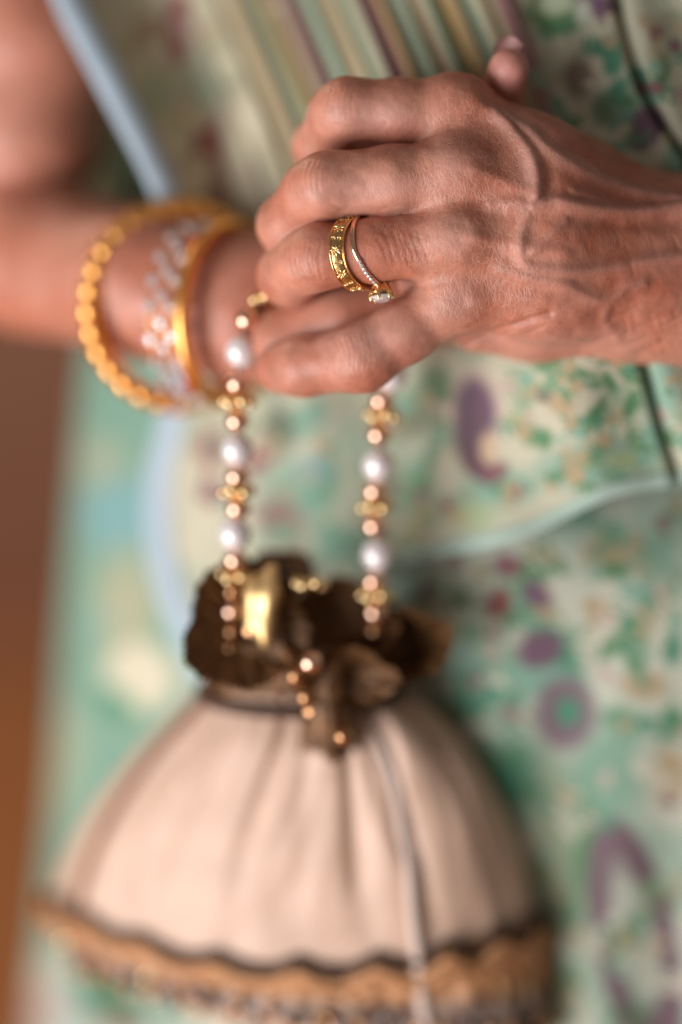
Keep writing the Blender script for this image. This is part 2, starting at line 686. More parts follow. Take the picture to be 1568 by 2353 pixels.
# knuckle heads
for (x, y, yy, r) in ((1046, 228, 17, 52), (1040, 384, 8, 55), (1036, 540, 6.5, 54), (1040, 684, 12.5, 50)):
    base.cone(Q(x - 10, y, yy), Q(x + 24, y + 4, yy), px_mm(r, yy), px_mm(r * 0.9, yy), 7)
fing = FL.like()
fi = FL.like()
chain(fi, [(1052, 262, 19, 78), (920, 256, 18, 74), (800, 250, 18, 70), (778, 262, 22, 65), (738, 338, 35, 62), (752, 420, 56, 58)], 3)
fing.union(fi, 1.0)
fi = FL.like()
chain(fi, [(1052, 402, 11, 80), (900, 414, 10, 78), (750, 426, 10.5, 75), (718, 440, 14, 68), (662, 516, 27, 68), (690, 580, 50, 62)], 3)
fing.union(fi, 1.0)
fi = FL.like()
chain(fi, [(1050, 556, 9, 80), (860, 576, 10, 71), (735, 590, 11.5, 73), (706, 602, 15, 69), (664, 632, 28, 69), (720, 690, 56, 58)], 3)
fing.union(fi, 1.0)
fi = FL.like()
chain(fi, [(1046, 694, 16, 68), (930, 762, 17, 69), (830, 822, 18, 76), (700, 842, 27, 66), (650, 846, 33, 61)], 4)
fing.union(fi, 1.0)
base.union(fing, 4.0)
V, Fq = base.mesh()
V = lap_smooth(V, Fq, 2, 0.5)
del fi, fing
base.f = None
nrm = vnormals(V, Fq)
px, py = to_px(V / 1000)
front = smooth(0.05, 0.5, -nrm[:, 1])
disp = np.zeros(len(V))
vein = np.zeros(len(V))
VEINS = [([(1135, 262), (1180, 305), (1215, 350), (1232, 395), (1236, 440), (1226, 475)], 16, 1.25),
         ([(1226, 475), (1270, 462), (1340, 474), (1420, 484), (1500, 486), (1600, 470)], 17, 1.35),
         ([(1150, 262), (1215, 300), (1262, 346), (1330, 385), (1400, 420), (1480, 446), (1600, 462)], 15, 1.0),
         ([(1226, 475), (1210, 500), (1196, 560), (1205, 600), (1236, 618), (1330, 622), (1420, 612), (1500, 596), (1620, 584)], 16, 0.85),
         ([(1205, 596), (1250, 556), (1300, 508)], 13, 0.55),
         ([(1130, 470), (1180, 466), (1226, 475)], 15, 0.6),
         ([(1150, 620), (1210, 636), (1290, 650), (1350, 680), (1400, 690), (1440, 660), (1480, 650)], 16, 0.6),
         ([(1400, 690), (1390, 735), (1420, 770)], 14, 0.5),
         ([(1320, 440), (1380, 462), (1440, 500)], 13, 0.6)]
for pts, w, h in VEINS:
    dd = poly_dist(px, py, catmull(pts, 24))
    g = np.exp(-(dd / w) ** 2)
    disp = np.maximum(disp, 1.35 * h * g)
    vein = np.maximum(vein, g * min(1, h))
# hollows right of the main vein and along the tendons
for pts, w, h in (([(1262, 380), (1268, 430), (1262, 452)], 16, 0.7),
                  ([(1262, 500), (1340, 508), (1430, 516), (1560, 512)], 18, 0.8),
                  ([(1120, 330), (1250, 410)], 26, 0.5), ([(1110, 478), (1210, 512)], 26, 0.7),
                  ([(1110, 628), (1230, 650)], 24, 0.4), ([(990, 326), (1080, 322)], 22, 0.7),
                  ([(960, 486), (1080, 470)], 22, 0.8), ([(980, 640), (1080, 622)], 20, 0.6)):
    disp -= 0.75 * h * np.exp(-(poly_dist(px, py, pts) / w) ** 2)
# tendons
for pts, w, h in (([(1090, 232), (1170, 290)], 18, 0.5), ([(1090, 392), (1230, 446)], 18, 0.45),
                  ([(1090, 546), (1300, 585)], 18, 0.5), ([(1090, 688), (1250, 690)], 18, 0.4)):
    disp += 1.5 * h * np.exp(-(poly_dist(px, py, pts) / w) ** 2)
# creases
CR = [([(1030, 812), (1066, 796), (1110, 776), (1180, 748), (1262, 722)], 9, 1.0)]
for k in range(7):                                                # folds over the ring-finger middle joint
    x = 668 + 11 * k + random.uniform(-2, 2)
    CR.append(([(x + 4, 560 + random.uniform(-6, 8)), (x - 3, 596), (x + 5, 634 + random.uniform(-8, 6))], 3.4, 0.22))
for k in range(7):                                                # folds at the root of the ring finger
    x = 880 + 15 * k + random.uniform(-3, 3)
    CR.append(([(x - 10, 535 + random.uniform(-8, 14)), (x + 4, 572), (x + 14, 606 + random.uniform(-14, 12))], 3.2, 0.22))
for k in range(7):
    x = 652 + 13 * k
    CR.append(([(x + 10, 372), (x, 400), (x + 2, 440)], 3.2, 0.15))
for k in range(6):
    x = 742 + 13 * k
    CR.append(([(x + 8, 205), (x, 235), (x + 3, 270)], 3.2, 0.13))
for k in range(7):
    x = 782 + 12 * k
    CR.append(([(x - 10, 786 + k * -4), (x, 812), (x - 2, 850)], 3.2, 0.12))
for k in range(3):
    CR.append(([(760 + 10 * k, 470 + 6 * k), (830, 476 + 4 * k), (890 - 8 * k, 478 + 4 * k)], 3.5, 0.22))
    CR.append(([(770 + 10 * k, 286 + 7 * k), (830, 288 + 7 * k), (890 - 8 * k, 284 + 8 * k)], 3.5, 0.22))
for k in range(26):                                               # slanting wrinkles on the little-finger side
    x, y = random.uniform(1080, 1540), random.uniform(735, 815)
    l = random.uniform(30, 80)
    CR.append(([(x, y), (x + l * 0.5, y - l * 0.2), (x + l, y - l * 0.46)], 3.6, random.uniform(0.1, 0.26)))
for k in range(16):
    x, y = random.uniform(1400, 1580), random.uniform(500, 790)
    l = random.uniform(24, 60)
    CR.append(([(x, y), (x + l * 0.2, y + l * 0.5), (x + l * 0.3, y + l)], 4.5, random.uniform(0.08, 0.2)))
for pts, w, h in CR:
    dd = poly_dist(px, py, catmull(pts, 10))
    disp -= h * np.exp(-(dd / w) ** 2)
disp += (fbm(V / 9.0, 3) - 0.5) * 0.9 + (fbm(V / 2.6 + 40, 2) - 0.5) * 0.22
V = V + nrm * (disp * (0.15 + 0.85 * front))[:, None]

# skin colour: reddish joints, greyer veins, plus shade painted redder on wrist and index top


def blob(px, py, x, y, rx, ry):
    return np.exp(-((px - x) / rx) ** 2 - ((py - y) / ry) ** 2)


SK_A = np.array([0.51, 0.222, 0.152])
SK_RED = np.array([0.41, 0.115, 0.060])
SK_PALE = np.array([0.64, 0.36, 0.300])
SK_VEIN = np.array([0.40, 0.225, 0.19])
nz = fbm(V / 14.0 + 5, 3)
red = 0.6 * smooth(0.42, 0.68, nz) + 0.32 * smooth(1120, 1480, px) * (1 - smooth(600, 760, py)) + 0.3 * smooth(260, 190, py)  # mottling, plus wrist and index-top shade put into the colour
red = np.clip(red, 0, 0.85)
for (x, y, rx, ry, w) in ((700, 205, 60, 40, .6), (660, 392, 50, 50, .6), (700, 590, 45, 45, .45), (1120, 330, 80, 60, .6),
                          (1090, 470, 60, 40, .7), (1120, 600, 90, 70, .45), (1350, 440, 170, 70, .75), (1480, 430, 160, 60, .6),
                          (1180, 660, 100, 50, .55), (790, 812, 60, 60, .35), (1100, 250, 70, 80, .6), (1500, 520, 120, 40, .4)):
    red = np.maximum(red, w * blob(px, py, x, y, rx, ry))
pale = np.zeros(len(V))
for (x, y, rx, ry, w) in ((850, 440, 130, 45, .6), (860, 265, 110, 40, .6), (1035, 380, 50, 45, .5), (1035, 540, 50, 45, .5),
                          (1045, 690, 55, 45, .45), (850, 780, 130, 60, .5), (1300, 790, 200, 45, .35), (1215, 400, 26, 60, .6)):
    pale = np.maximum(pale, w * blob(px, py, x, y, rx, ry))
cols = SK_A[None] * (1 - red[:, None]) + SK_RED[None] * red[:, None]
cols = cols * (1 - pale[:, None]) + SK_PALE[None] * pale[:, None]
vv = (0.55 * vein)[:, None]
cols = cols * (1 - vv) + SK_VEIN[None] * vv
cols *= (0.86 + 0.28 * fbm(V / 5.0 + 11, 3))[:, None]
for k in range(40):                                               # small brown spots
    x, y, r = random.uniform(900, 1560), random.uniform(200, 800), random.uniform(2.5, 6)
    g = (0.35 * np.exp(-((px - x) ** 2 + (py - y) ** 2) / r ** 2) * front)[:, None]
    cols = cols * (1 - g) + np.array([0.26, 0.10, 0.055])[None] * g
lines = 0.35 + 0.65 * smooth(250, 90, np.hypot((px - 1090) * 0.9, (py - 480) * 0.62))
parts_body = [(V, Fq, cols, lines)]

# ---- far (right) arm and hand, coarser grid
FR = Field((-150, 10, 0), (72, 225, 200), 1.25)
chain(FR, [(100, -330, 135, 190), (90, 100, 130, 180), (60, 300, 134, 175)], 8)                # upper arm
chain(FR, [(-140, 520, 168, 165), (80, 590, 125, 165), (330, 650, 92, 168), (560, 712, 72, 158)], 8)   # forearm
chain(FR, [(60, 300, 134, 170), (-140, 520, 168, 165)], 10)
chain(FR, [(560, 690, 72, 140), (760, 650, 66, 140), (900, 600, 66, 120)], 8)                  # back of the hand
chain(FR, [(560, 760, 70, 120), (700, 770, 60, 100)], 8)
chain(FR, [(800, 360, 62, 70), (1000, 340, 60, 80)], 8)
chain(FR, [(760, 500, 60, 80), (940, 500, 56, 80)], 8)
fr2 = FR.like()
chain(fr2, [(664, 782, 42, 84), (800, 735, 36, 82), (930, 690, 34, 74), (1000, 660, 36, 62)], 4)  # thumb
fr3 = FR.like()
chain(fr3, [(900, 560, 66, 74), (1060, 400, 64, 62), (1142, 250, 34, 54), (1169, 158, 20, 48)], 4)   # first finger, tip showing above the knuckle
fr2.union(fr3, 1.0)
for (y0, y1) in ((600, 560), (670, 650), (730, 720)):
    fr3 = FR.like()
    chain(fr3, [(900, y0, 68, 70), (1060, y1, 68, 64), (1180, y1 + 10, 66, 52)], 4)
    fr2.union(fr3, 1.0)
FR.union(fr2, 4.0)
V2, F2 = FR.mesh()
V2 = lap_smooth(V2, F2, 2, 0.5)
n2 = vnormals(V2, F2)
V2 = V2 + n2 * ((fbm(V2 / 16.0, 2) - 0.5) * 1.4)[:, None]
px2, py2 = to_px(V2 / 1000)
red = 0.5 * smooth(0.4, 0.7, fbm(V2 / 22.0 + 3, 2))
c2 = SK_A[None] * (1 - red[:, None]) + SK_RED[None] * red[:, None]
tip = blob(px2, py2, 1168, 165, 60, 70)[:, None] * 0.75  # fingertip painted pinker and lighter, standing in for the light it catches
c2 = c2 * (1 - tip) + np.array([0.70, 0.34, 0.31])[None] * tip
parts_body.append((V2, F2, c2, np.full(len(V2), 0.15)))

# ---- torso, shoulders and the rest of the near arm, coarse, outside the picture or under the sari
FT = Field((-190, 60, -190), (470, 420, 420), 7.0)
FT.cone((95, 300, -200), (95, 222, 150), 105, 105, 20, flat=0.75)
FT.cone((90, 215, 150), (95, 215, 320), 108, 122, 20, flat=0.75)
FT.cone((-60, 180, 330), (260, 190, 330), 52, 52, 30)
FT.cone(Q(100, -330, 135), np.array((-70, 175, 330)), 28, 40, 12)
FT.cone(Q(1800, 625, 46), np.array((330, 130, 95)), 22, 33, 12)
FT.cone(np.array((330, 130, 95)), np.array((265, 185, 325)), 33, 42, 12)
V3, F3 = FT.mesh()
V3 = lap_smooth(V3, F3, 3, 0.5)
parts_body.append((V3, F3, np.broadcast_to(SK_A, (len(V3), 3)), np.full(len(V3), 0.1)))

off = 0
VS, FS, CS, LS = [], [], [], []
for v, f, c, l in parts_body:
    VS.append(v)
    FS.append(f + off)
    CS.append(c)
    LS.append(l)
    off += len(v)
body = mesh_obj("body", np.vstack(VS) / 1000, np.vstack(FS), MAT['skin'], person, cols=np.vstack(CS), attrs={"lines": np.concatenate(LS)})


# nails
def nail(c, nrm_dir, along, w, l):
    nu, nv = 9, 9
    vs = []
    for i in range(nu):
        a = -1 + 2 * i / (nu - 1)
        for j in range(nv):
            b_ = -1 + 2 * j / (nv - 1)
            xx = a * w / 2 * math.sqrt(max(0, 1 - max(0, abs(b_) - 0.4) ** 2 * 1.9))
            vs.append((xx, b_ * l / 2, -0.28 * w * a * a - 0.08 * l * b_ * b_))
    v = np.array(vs)
    f = grid_faces(nu, nv)
    v = np.vstack([v, v - np.array([0, 0, 0.0004])])
    f = np.vstack([f, (f + nu * nv)[:, ::-1]])
    o = mesh_obj("fingernail", v, f, MAT['nail'], body)
    z = Vector(nrm_dir).normalized()
    y = Vector(along)
    y = (y - y.dot(z) * z).normalized()
    x = y.cross(z)
    mt = Matrix((x, y, z)).transposed().to_4x4()
    mt.translation = Vector(c)
    o.matrix_local = mt
    return o


nail(P(676, 838, 24.4), (-0.12, -1, 0.18), (-1, 0.1, -0.05), 0.0085, 0.0095)
nail(P(1170, 118, 27.2), (0.1, 0.8, 0.5), (0.1, -0.4, 1), 0.0095, 0.0110)

# ---- sari: skirt round the body, with its printed motifs
SAGE = srgb(196, 202, 186)
TEAL = srgb(128, 172, 152)
GREEN = srgb(84, 134, 92)
DTEAL = srgb(74, 140, 112)
PURPLE = srgb(112, 84, 104)
MAUVE = srgb(134, 88, 96)
MAROON = srgb(148, 84, 84)
BEIGE = srgb(176, 158, 124)
CREAM = srgb(214, 208, 182)
GOLDB = srgb(170, 140, 88)
PINK = srgb(190, 170, 160)
BLUE = srgb(120, 168, 170)


def paint(c, px, py, items):
    for it in items:
        x, y, rx, ry, rot, col, soft = it
        m_ = max(rx, ry) * (1 + soft)
        k = np.nonzero((np.abs(px - x) < m_) & (np.abs(py - y) < m_))[0]
        if not len(k):
            continue
        ca, sa = math.cos(math.radians(rot)), math.sin(math.radians(rot))
        dx, dy = px[k] - x, py[k] - y
        u, v = (dx * ca + dy * sa) / rx, (-dx * sa + dy * ca) / ry
        r = np.sqrt(u * u + v * v)
        w = (1 - smooth(1 - soft, 1 + soft, r))[:, None]
        c[k] = c[k] * (1 - w) + col[None] * w
    return c


def vine(c, px, py, x, y, a, n, col, step=20):
    """a printed stem with paired leaves and a small flower at its end"""
    for k in range(n):
        a += random.uniform(-0.5, 0.5)
        x2, y2 = x + math.cos(a) * step, y + math.sin(a) * step
        c = paint(c, px, py, [((x + x2) / 2, (y + y2) / 2, step * 0.62, 2.6, math.degrees(a), col, 0.3)])
        for sd in (-1, 1):
            b_ = a + sd * random.uniform(0.7, 1.1)
            l = step * random.uniform(0.5, 0.8)
            c = paint(c, px, py, [(x2 + math.cos(b_) * l, y2 + math.sin(b_) * l, l, l * 0.38, math.degrees(b_), col, 0.2)])
        x, y = x2, y2
    fc = random.choice([BEIGE, MAUVE, PINK, TEAL, BEIGE])
    for k in range(5):
        b_ = a + 2 * math.pi * k / 5
        c = paint(c, px, py, [(x + math.cos(b_) * 11, y + math.sin(b_) * 11, 9, 6, math.degrees(b_), fc, 0.25)])
    return c


def ringpaint(c, px, py, x, y, rx, ry, rot, wd, col):
    ca, sa = math.cos(math.radians(rot)), math.sin(math.radians(rot))
    dx, dy = px - x, py - y
    u, v = (dx * ca + dy * sa) / rx, (-dx * sa + dy * ca) / ry
    r = np.sqrt(u * u + v * v)
    w = (1 - smooth(wd * 0.6, wd, np.abs(r - 1)))[:, None]
    return c * (1 - w) + col[None] * w


def leaves(c, px, py, x, y, rot, s, col, n=3):
    for k in range(n):
        a = math.radians(rot + (k - (n - 1) / 2) * 55)
        c = paint(c, px, py, [(x + math.cos(a) * s * 1.2, y + math.sin(a) * s * 1.2, s, s * 0.42, math.degrees(a), col, 0.2)])
    return c


def LEFTX(row):
    return np.interp(row, [-250, 600, 900, 1300, 1500, 1900, 2353, 3100], [-92, -92, -97, -103, -106, -111, -119, -130])


def body_front(X, py):
    """depth (mm) of the cloth surface for local x (mm) and picture row"""
    xc, a, b_ = 92.0, 92 - LEFTX(py), 132.0
    lean = 0.040 * np.maximum(py - 800, 0) + 0.012 * np.maximum(800 - py, 0)
    u = np.clip((X - xc) / a, -0.9999, 0.9999)
    y = 66 + lean + b_ * (1 - np.sqrt(1 - u * u))
    y = y - 26 * smooth(-10, 80, X) * smooth(1000, 1400, py)
    return np.where(py < 650, np.minimum(y, 112), y)


# skirt
nth, nz_ = 420, 380
th = np.concatenate([np.linspace(-1.75, 1.2, nth - 40), np.linspace(1.2, 2 * np.pi - 1.75, 42)[1:-1]])
rows = np.linspace(-250, 3100, nz_)
TH, RW = np.meshgrid(th, rows, indexing='ij')
A_ = 92 - LEFTX(RW)
lean = 0.040 * np.maximum(RW - 800, 0) + 0.012 * np.maximum(800 - RW, 0)
XX = 92 + A_ * np.sin(TH)
YY = 66 + lean + 132 - 132 * np.cos(TH)
YY = YY - 26 * smooth(-10, 80, XX) * smooth(1000, 1400, RW) * np.clip(np.cos(TH) * 2, 0, 1)
# soft hanging folds
YY = YY + 3.0 * np.sin(TH * 14 + 0.0016 * RW) * smooth(1000, 1800, RW) + 2.2 * np.sin(TH * 31 + 1.2 + 0.002 * RW) * smooth(1200, 2000, RW)
ZZ = (1176.5 - RW) * S * (1 + np.clip(66 + lean, 0, 220) / D)
SV = np.stack([XX, YY, ZZ], -1).reshape(-1, 3) / 1000
spx, spy = to_px(SV)
SC = np.broadcast_to(SAGE, (len(SV), 3)).copy()
nzs = fbm(np.stack([spx / 130, spy / 130, 0 * spx], -1), 3)[:, None]
SC = SC * (1 - 0.55 * smooth(0.42, 0.66, nzs)) + TEAL * 0.55 * smooth(0.42, 0.66, nzs)
lf = smooth(480, 380, spx)[:, None] * smooth(2300, 2100, spy)[:, None]
SC = SC * (1 - lf) + (TEAL * 0.86) * lf
IT = [(265, 1180, 75, 90, 0, BLUE, .5), (290, 1400, 70, 130, 0, srgb(168, 172, 142), .5), (230, 1060, 60, 60, 0, srgb(150, 168, 146), .5),
      (320, 1560, 82, 82, 0, CREAM, .25), (270, 1620, 60, 30, 40, DTEAL, .5), (150, 1750, 50, 140, 10, srgb(150, 170, 145), .5),
      (240, 2265, 75, 70, 0, srgb(48, 120, 84), .4), (290, 2345, 70, 40, 0, srgb(96, 70, 40), .4), (400, 2300, 110, 50, 0, TEAL, .4), (120, 2320, 60, 60, 0, PINK, .4),
      (1060, 1590, 150, 60, -15, DTEAL, .5), (1150, 1800, 90, 120, 30, DTEAL, .6), (1010, 1500, 90, 40, 10, srgb(150, 176, 160), .4),
      (1270, 1500, 60, 130, -20, DTEAL, .45), (1180, 1410, 60, 70, 0, TEAL, .5), (1250, 1560, 90, 40, 20, TEAL, .5),
      (1168, 1300, 34, 26, 10, MAUVE, .35), (1232, 1366, 40, 26, 40, PURPLE, .4), (1148, 1388, 26, 34, 20, MAROON, .4),
      (1195, 1345, 26, 24, 0, srgb(120, 170, 130), .4), (1240, 1492, 52, 40, -20, PURPLE, .35), (1300, 1640, 64, 76, 0, srgb(122, 100, 114), .4),
      (1306, 1636, 30, 34, 0, DTEAL, .3), (1400, 1270, 60, 44, 0, BEIGE, .5), (1405, 1312, 48, 20, 0, GREEN, .5), (1382, 1402, 46, 26, 20, BEIGE, .4),
      (1502, 1396, 34, 46, 10, BEIGE, .4), (1470, 1355, 46, 26, 0, TEAL, .5), (1480, 1575, 54, 34, 0, BEIGE, .4), (1500, 1280, 40, 46, 0, TEAL, .5),
      (1400, 1480, 30, 60, 60, GREEN, .4), (1470, 1500, 26, 50, 30, GREEN, .4), (1545, 1490, 24, 40, 0, DTEAL, .4), (1420, 1650, 40, 26, 0, GREEN, .4),
      (1545, 1660, 26, 40, 0, GREEN, .4), (1540, 1780, 44, 60, 0, BEIGE, .5), (1380, 1800, 80, 160, 20, srgb(120, 160, 138), .6),
      (1290, 1950, 50, 200, -8, srgb(150, 166, 138), .6), (1350, 1960, 34, 120, 0, GREEN, .5), (1280, 2250, 60, 120, 0, srgb(150, 164, 136), .6)]
SC = paint(SC, spx, spy, IT)
SC = ringpaint(SC, spx, spy, 1462, 2170, 72, 225, -12, 0.42, srgb(112, 90, 100))
SC = paint(SC, spx, spy, [(1455, 2140, 34, 150, -12, srgb(178, 186, 172), .4)])
for k in range(70):
    x, y = random.uniform(880, 1580), random.uniform(1250, 2350)
    SC = leaves(SC, spx, spy, x, y, random.uniform(0, 360), random.uniform(12, 24), random.choice([GREEN, TEAL, DTEAL, srgb(150, 170, 140), PINK]), random.choice([2, 3, 3]))
for k in range(16):
    x, y = random.uniform(120, 420), random.uniform(950, 2330)
    SC = leaves(SC, spx, spy, x, y, random.uniform(0, 360), random.uniform(18, 34), random.choice([TEAL, BLUE, srgb(164, 176, 150), srgb(150, 168, 140)]), 2)
for k in range(110):
    x, y = random.uniform(860, 1600), random.uniform(1180, 2350)
    SC = vine(SC, spx, spy, x, y, random.uniform(0, 6.28), random.randint(3, 6), random.choice([GREEN, DTEAL, srgb(104, 150, 118), srgb(140, 165, 140), srgb(206, 204, 186), srgb(206, 204, 186)]), random.uniform(16, 26))
SC = paint(SC, spx, spy, [i_ for i_ in IT if i_[5] is PURPLE or i_[5] is MAUVE or i_[5] is MAROON or i_[0] in (1300, 1306)])
sari = mesh_obj("sari", SV, grid_faces(nth, nz_, True, False), MAT['sari'], person, cols=SC * np.array([0.86, 0.86, 0.85]))
sari["label"] = "pale green sari skirt with purple and teal printed flowers"

# drape over the skirt: left edge falls with a pale blue border, lower edge rises to the right
LE = catmull([(70, -170), (130, 10), (235, 215), (360, 470), (392, 700), (372, 950), (338, 1110), (348, 1290), (412, 1480), (500, 1640)], 120)
BE = catmull([(500, 1640), (700, 1430), (920, 1296), (1100, 1258), (1220, 1225), (1400, 1142), (1568, 1108), (1800, 1060)], 120)
gx = np.arange(60, 1800, 5.0)
gy = np.arange(-170, 1660, 5.0)
GX, GY = np.meshgrid(gx, gy, indexing='ij')
xl = np.interp(GY, LE[:, 1], LE[:, 0])
yb = np.interp(GX, BE[:, 0], BE[:, 1])
inside = (GX >= xl) & (GY <= np.maximum(yb, np.where(GX < 500, 1660, 0)))
# snap outline vertices on to the edge
snap = (~inside) & (GX >= xl - 5.01) & (GX < xl)
GXs = np.where(snap, xl, GX)
inside |= snap


def drape_y(px, py):
    y = np.full(px.shape, 80.0)
    for _ in range(6):
        X = (px - 784) * S * (1 + y / D)
        y = body_front(X, py) - 7.0
    # pleats gathered at the waist (slanting to the right as they fall)
    q = px - 0.34 * (py - 100) - 30 * np.sin(py / 300.0)
    w = smooth(400, 560, px - 0.2 * py) * (1 - smooth(1150, 1260, px - 0.25 * py)) * (1 - smooth(330, 620, py))
    fold = ((q / 58.0 + 0.22 * np.sin(q / 131.0)) % 1.0)
    fold = np.where(fold < 0.82, fold / 0.82, (1 - fold) / 0.18) * 0.65
    y = y - w * (7.5 * fold + 0.8 * np.sin(q / 13.0)) + w * 4 - 12 * w
    # fuller cloth at the right of the hand
    bul = smooth(1000, 1380, px) * (1 - smooth(950, 1400, py))
    y = y - 27 * bul
    # fold valleys with a lap over them at the right
    for pts, dpt in (([(1405, -100), (1425, 30), (1452, 135), (1500, 250), (1580, 370)], 9.0),
                     ([(1440, 700), (1482, 845), (1522, 990), (1575, 1150)], 9.0)):
        cp = catmull(pts, 30)
        xs = np.interp(py, cp[:, 1], cp[:, 0])
        m_ = smooth(pts[0][1] - 60, pts[0][1] + 20, py) * (1 - smooth(pts[-1][1] - 20, pts[-1][1] + 80, py))
        dx = px - xs
        y = y + m_ * (dpt * np.exp(-(dx / 11.0) ** 2) - 2.0 * np.exp(-((dx - 46) / 40.0) ** 2))
    y = y + 2.2 * np.sin(px / 95.0 + py / 210.0) + 1.5 * np.sin(px / 47.0 - py / 90.0)
    xe = np.interp(py, LE[:, 1], LE[:, 0])
    y = y - 22 * np.exp(-(np.maximum(px - xe, 0) / 150.0) ** 2) * (1 - smooth(420, 640, py))
    # deep hollow behind the knuckles at the top
    y = y - 6 * blob(px, py, 1000, 150, 200, 90)
    return y


DY = drape_y(GXs, GY)
DV = PV(GXs, GY, DY).reshape(-1, 3)
nu, nv = GX.shape
fq = grid_faces(nu, nv)
ok = inside.reshape(-1)
fq = fq[ok[fq].all(1)]
used = np.unique(fq)
mp_ = np.full(len(DV), -1)
mp_[used] = np.arange(len(used))
fq = mp_[fq]
DV = DV[used]
dpx, dpy = GXs.reshape(-1)[used], GY.reshape(-1)[used]
CREAMG = srgb(194, 194, 172)
DC = np.broadcast_to(CREAMG, (len(DV), 3)).copy()
nzs = fbm(np.stack([dpx / 90, dpy / 90, 0 * dpx + 3], -1), 3)[:, None]
DC = DC * (1 - 0.5 * smooth(0.45, 0.68, nzs)) + srgb(152, 176, 152) * 0.5 * smooth(0.45, 0.68, nzs)
warm = ((1 - smooth(450, 800, dpy)) * (1 - smooth(1150, 1300, dpx)))[:, None] * 0.6
DC = DC * (1 - warm) + srgb(190, 182, 154) * warm
# printed stripes that run with the pleats
q = dpx - 0.34 * (dpy - 100) - 30 * np.sin(dpy / 300.0)
stripe_w = (smooth(400, 560, dpx - 0.2 * dpy) * (1 - smooth(1180, 1260, dpx - 0.25 * dpy)) * (1 - smooth(420, 700, dpy)))[:, None]
SEQ = [(560, 22, BEIGE), (604, 16, srgb(146, 168, 140)), (640, 20, GOLDB), (700, 26, MAUVE), (742, 14, srgb(140, 172, 150)), (780, 18, BEIGE), (815, 14, srgb(150, 168, 140)),
       (872, 26, MAUVE), (905, 12, GOLDB), (940, 16, srgb(150, 172, 150)), (985, 18, BEIGE), (1020, 12, srgb(130, 160, 136)), (1060, 20, GOLDB), (1100, 14, srgb(150, 172, 150)), (1145, 14, BEIGE), (1192, 24, MAUVE), (1222, 14, PINK)]
for k in range(48):
    SEQ.insert(0, (400 + 17.5 * k + random.uniform(-4, 4), random.uniform(3, 6), random.choice([BEIGE, GOLDB, srgb(128, 150, 120), srgb(206, 196, 166), MAUVE, srgb(150, 170, 146)])))
for x, w_, col in SEQ:
    w = (1 - smooth(0.6, 1.15, np.abs(q - x) / w_))[:, None] * stripe_w * 0.9
    DC = DC * (1 - w) + col[None] * w
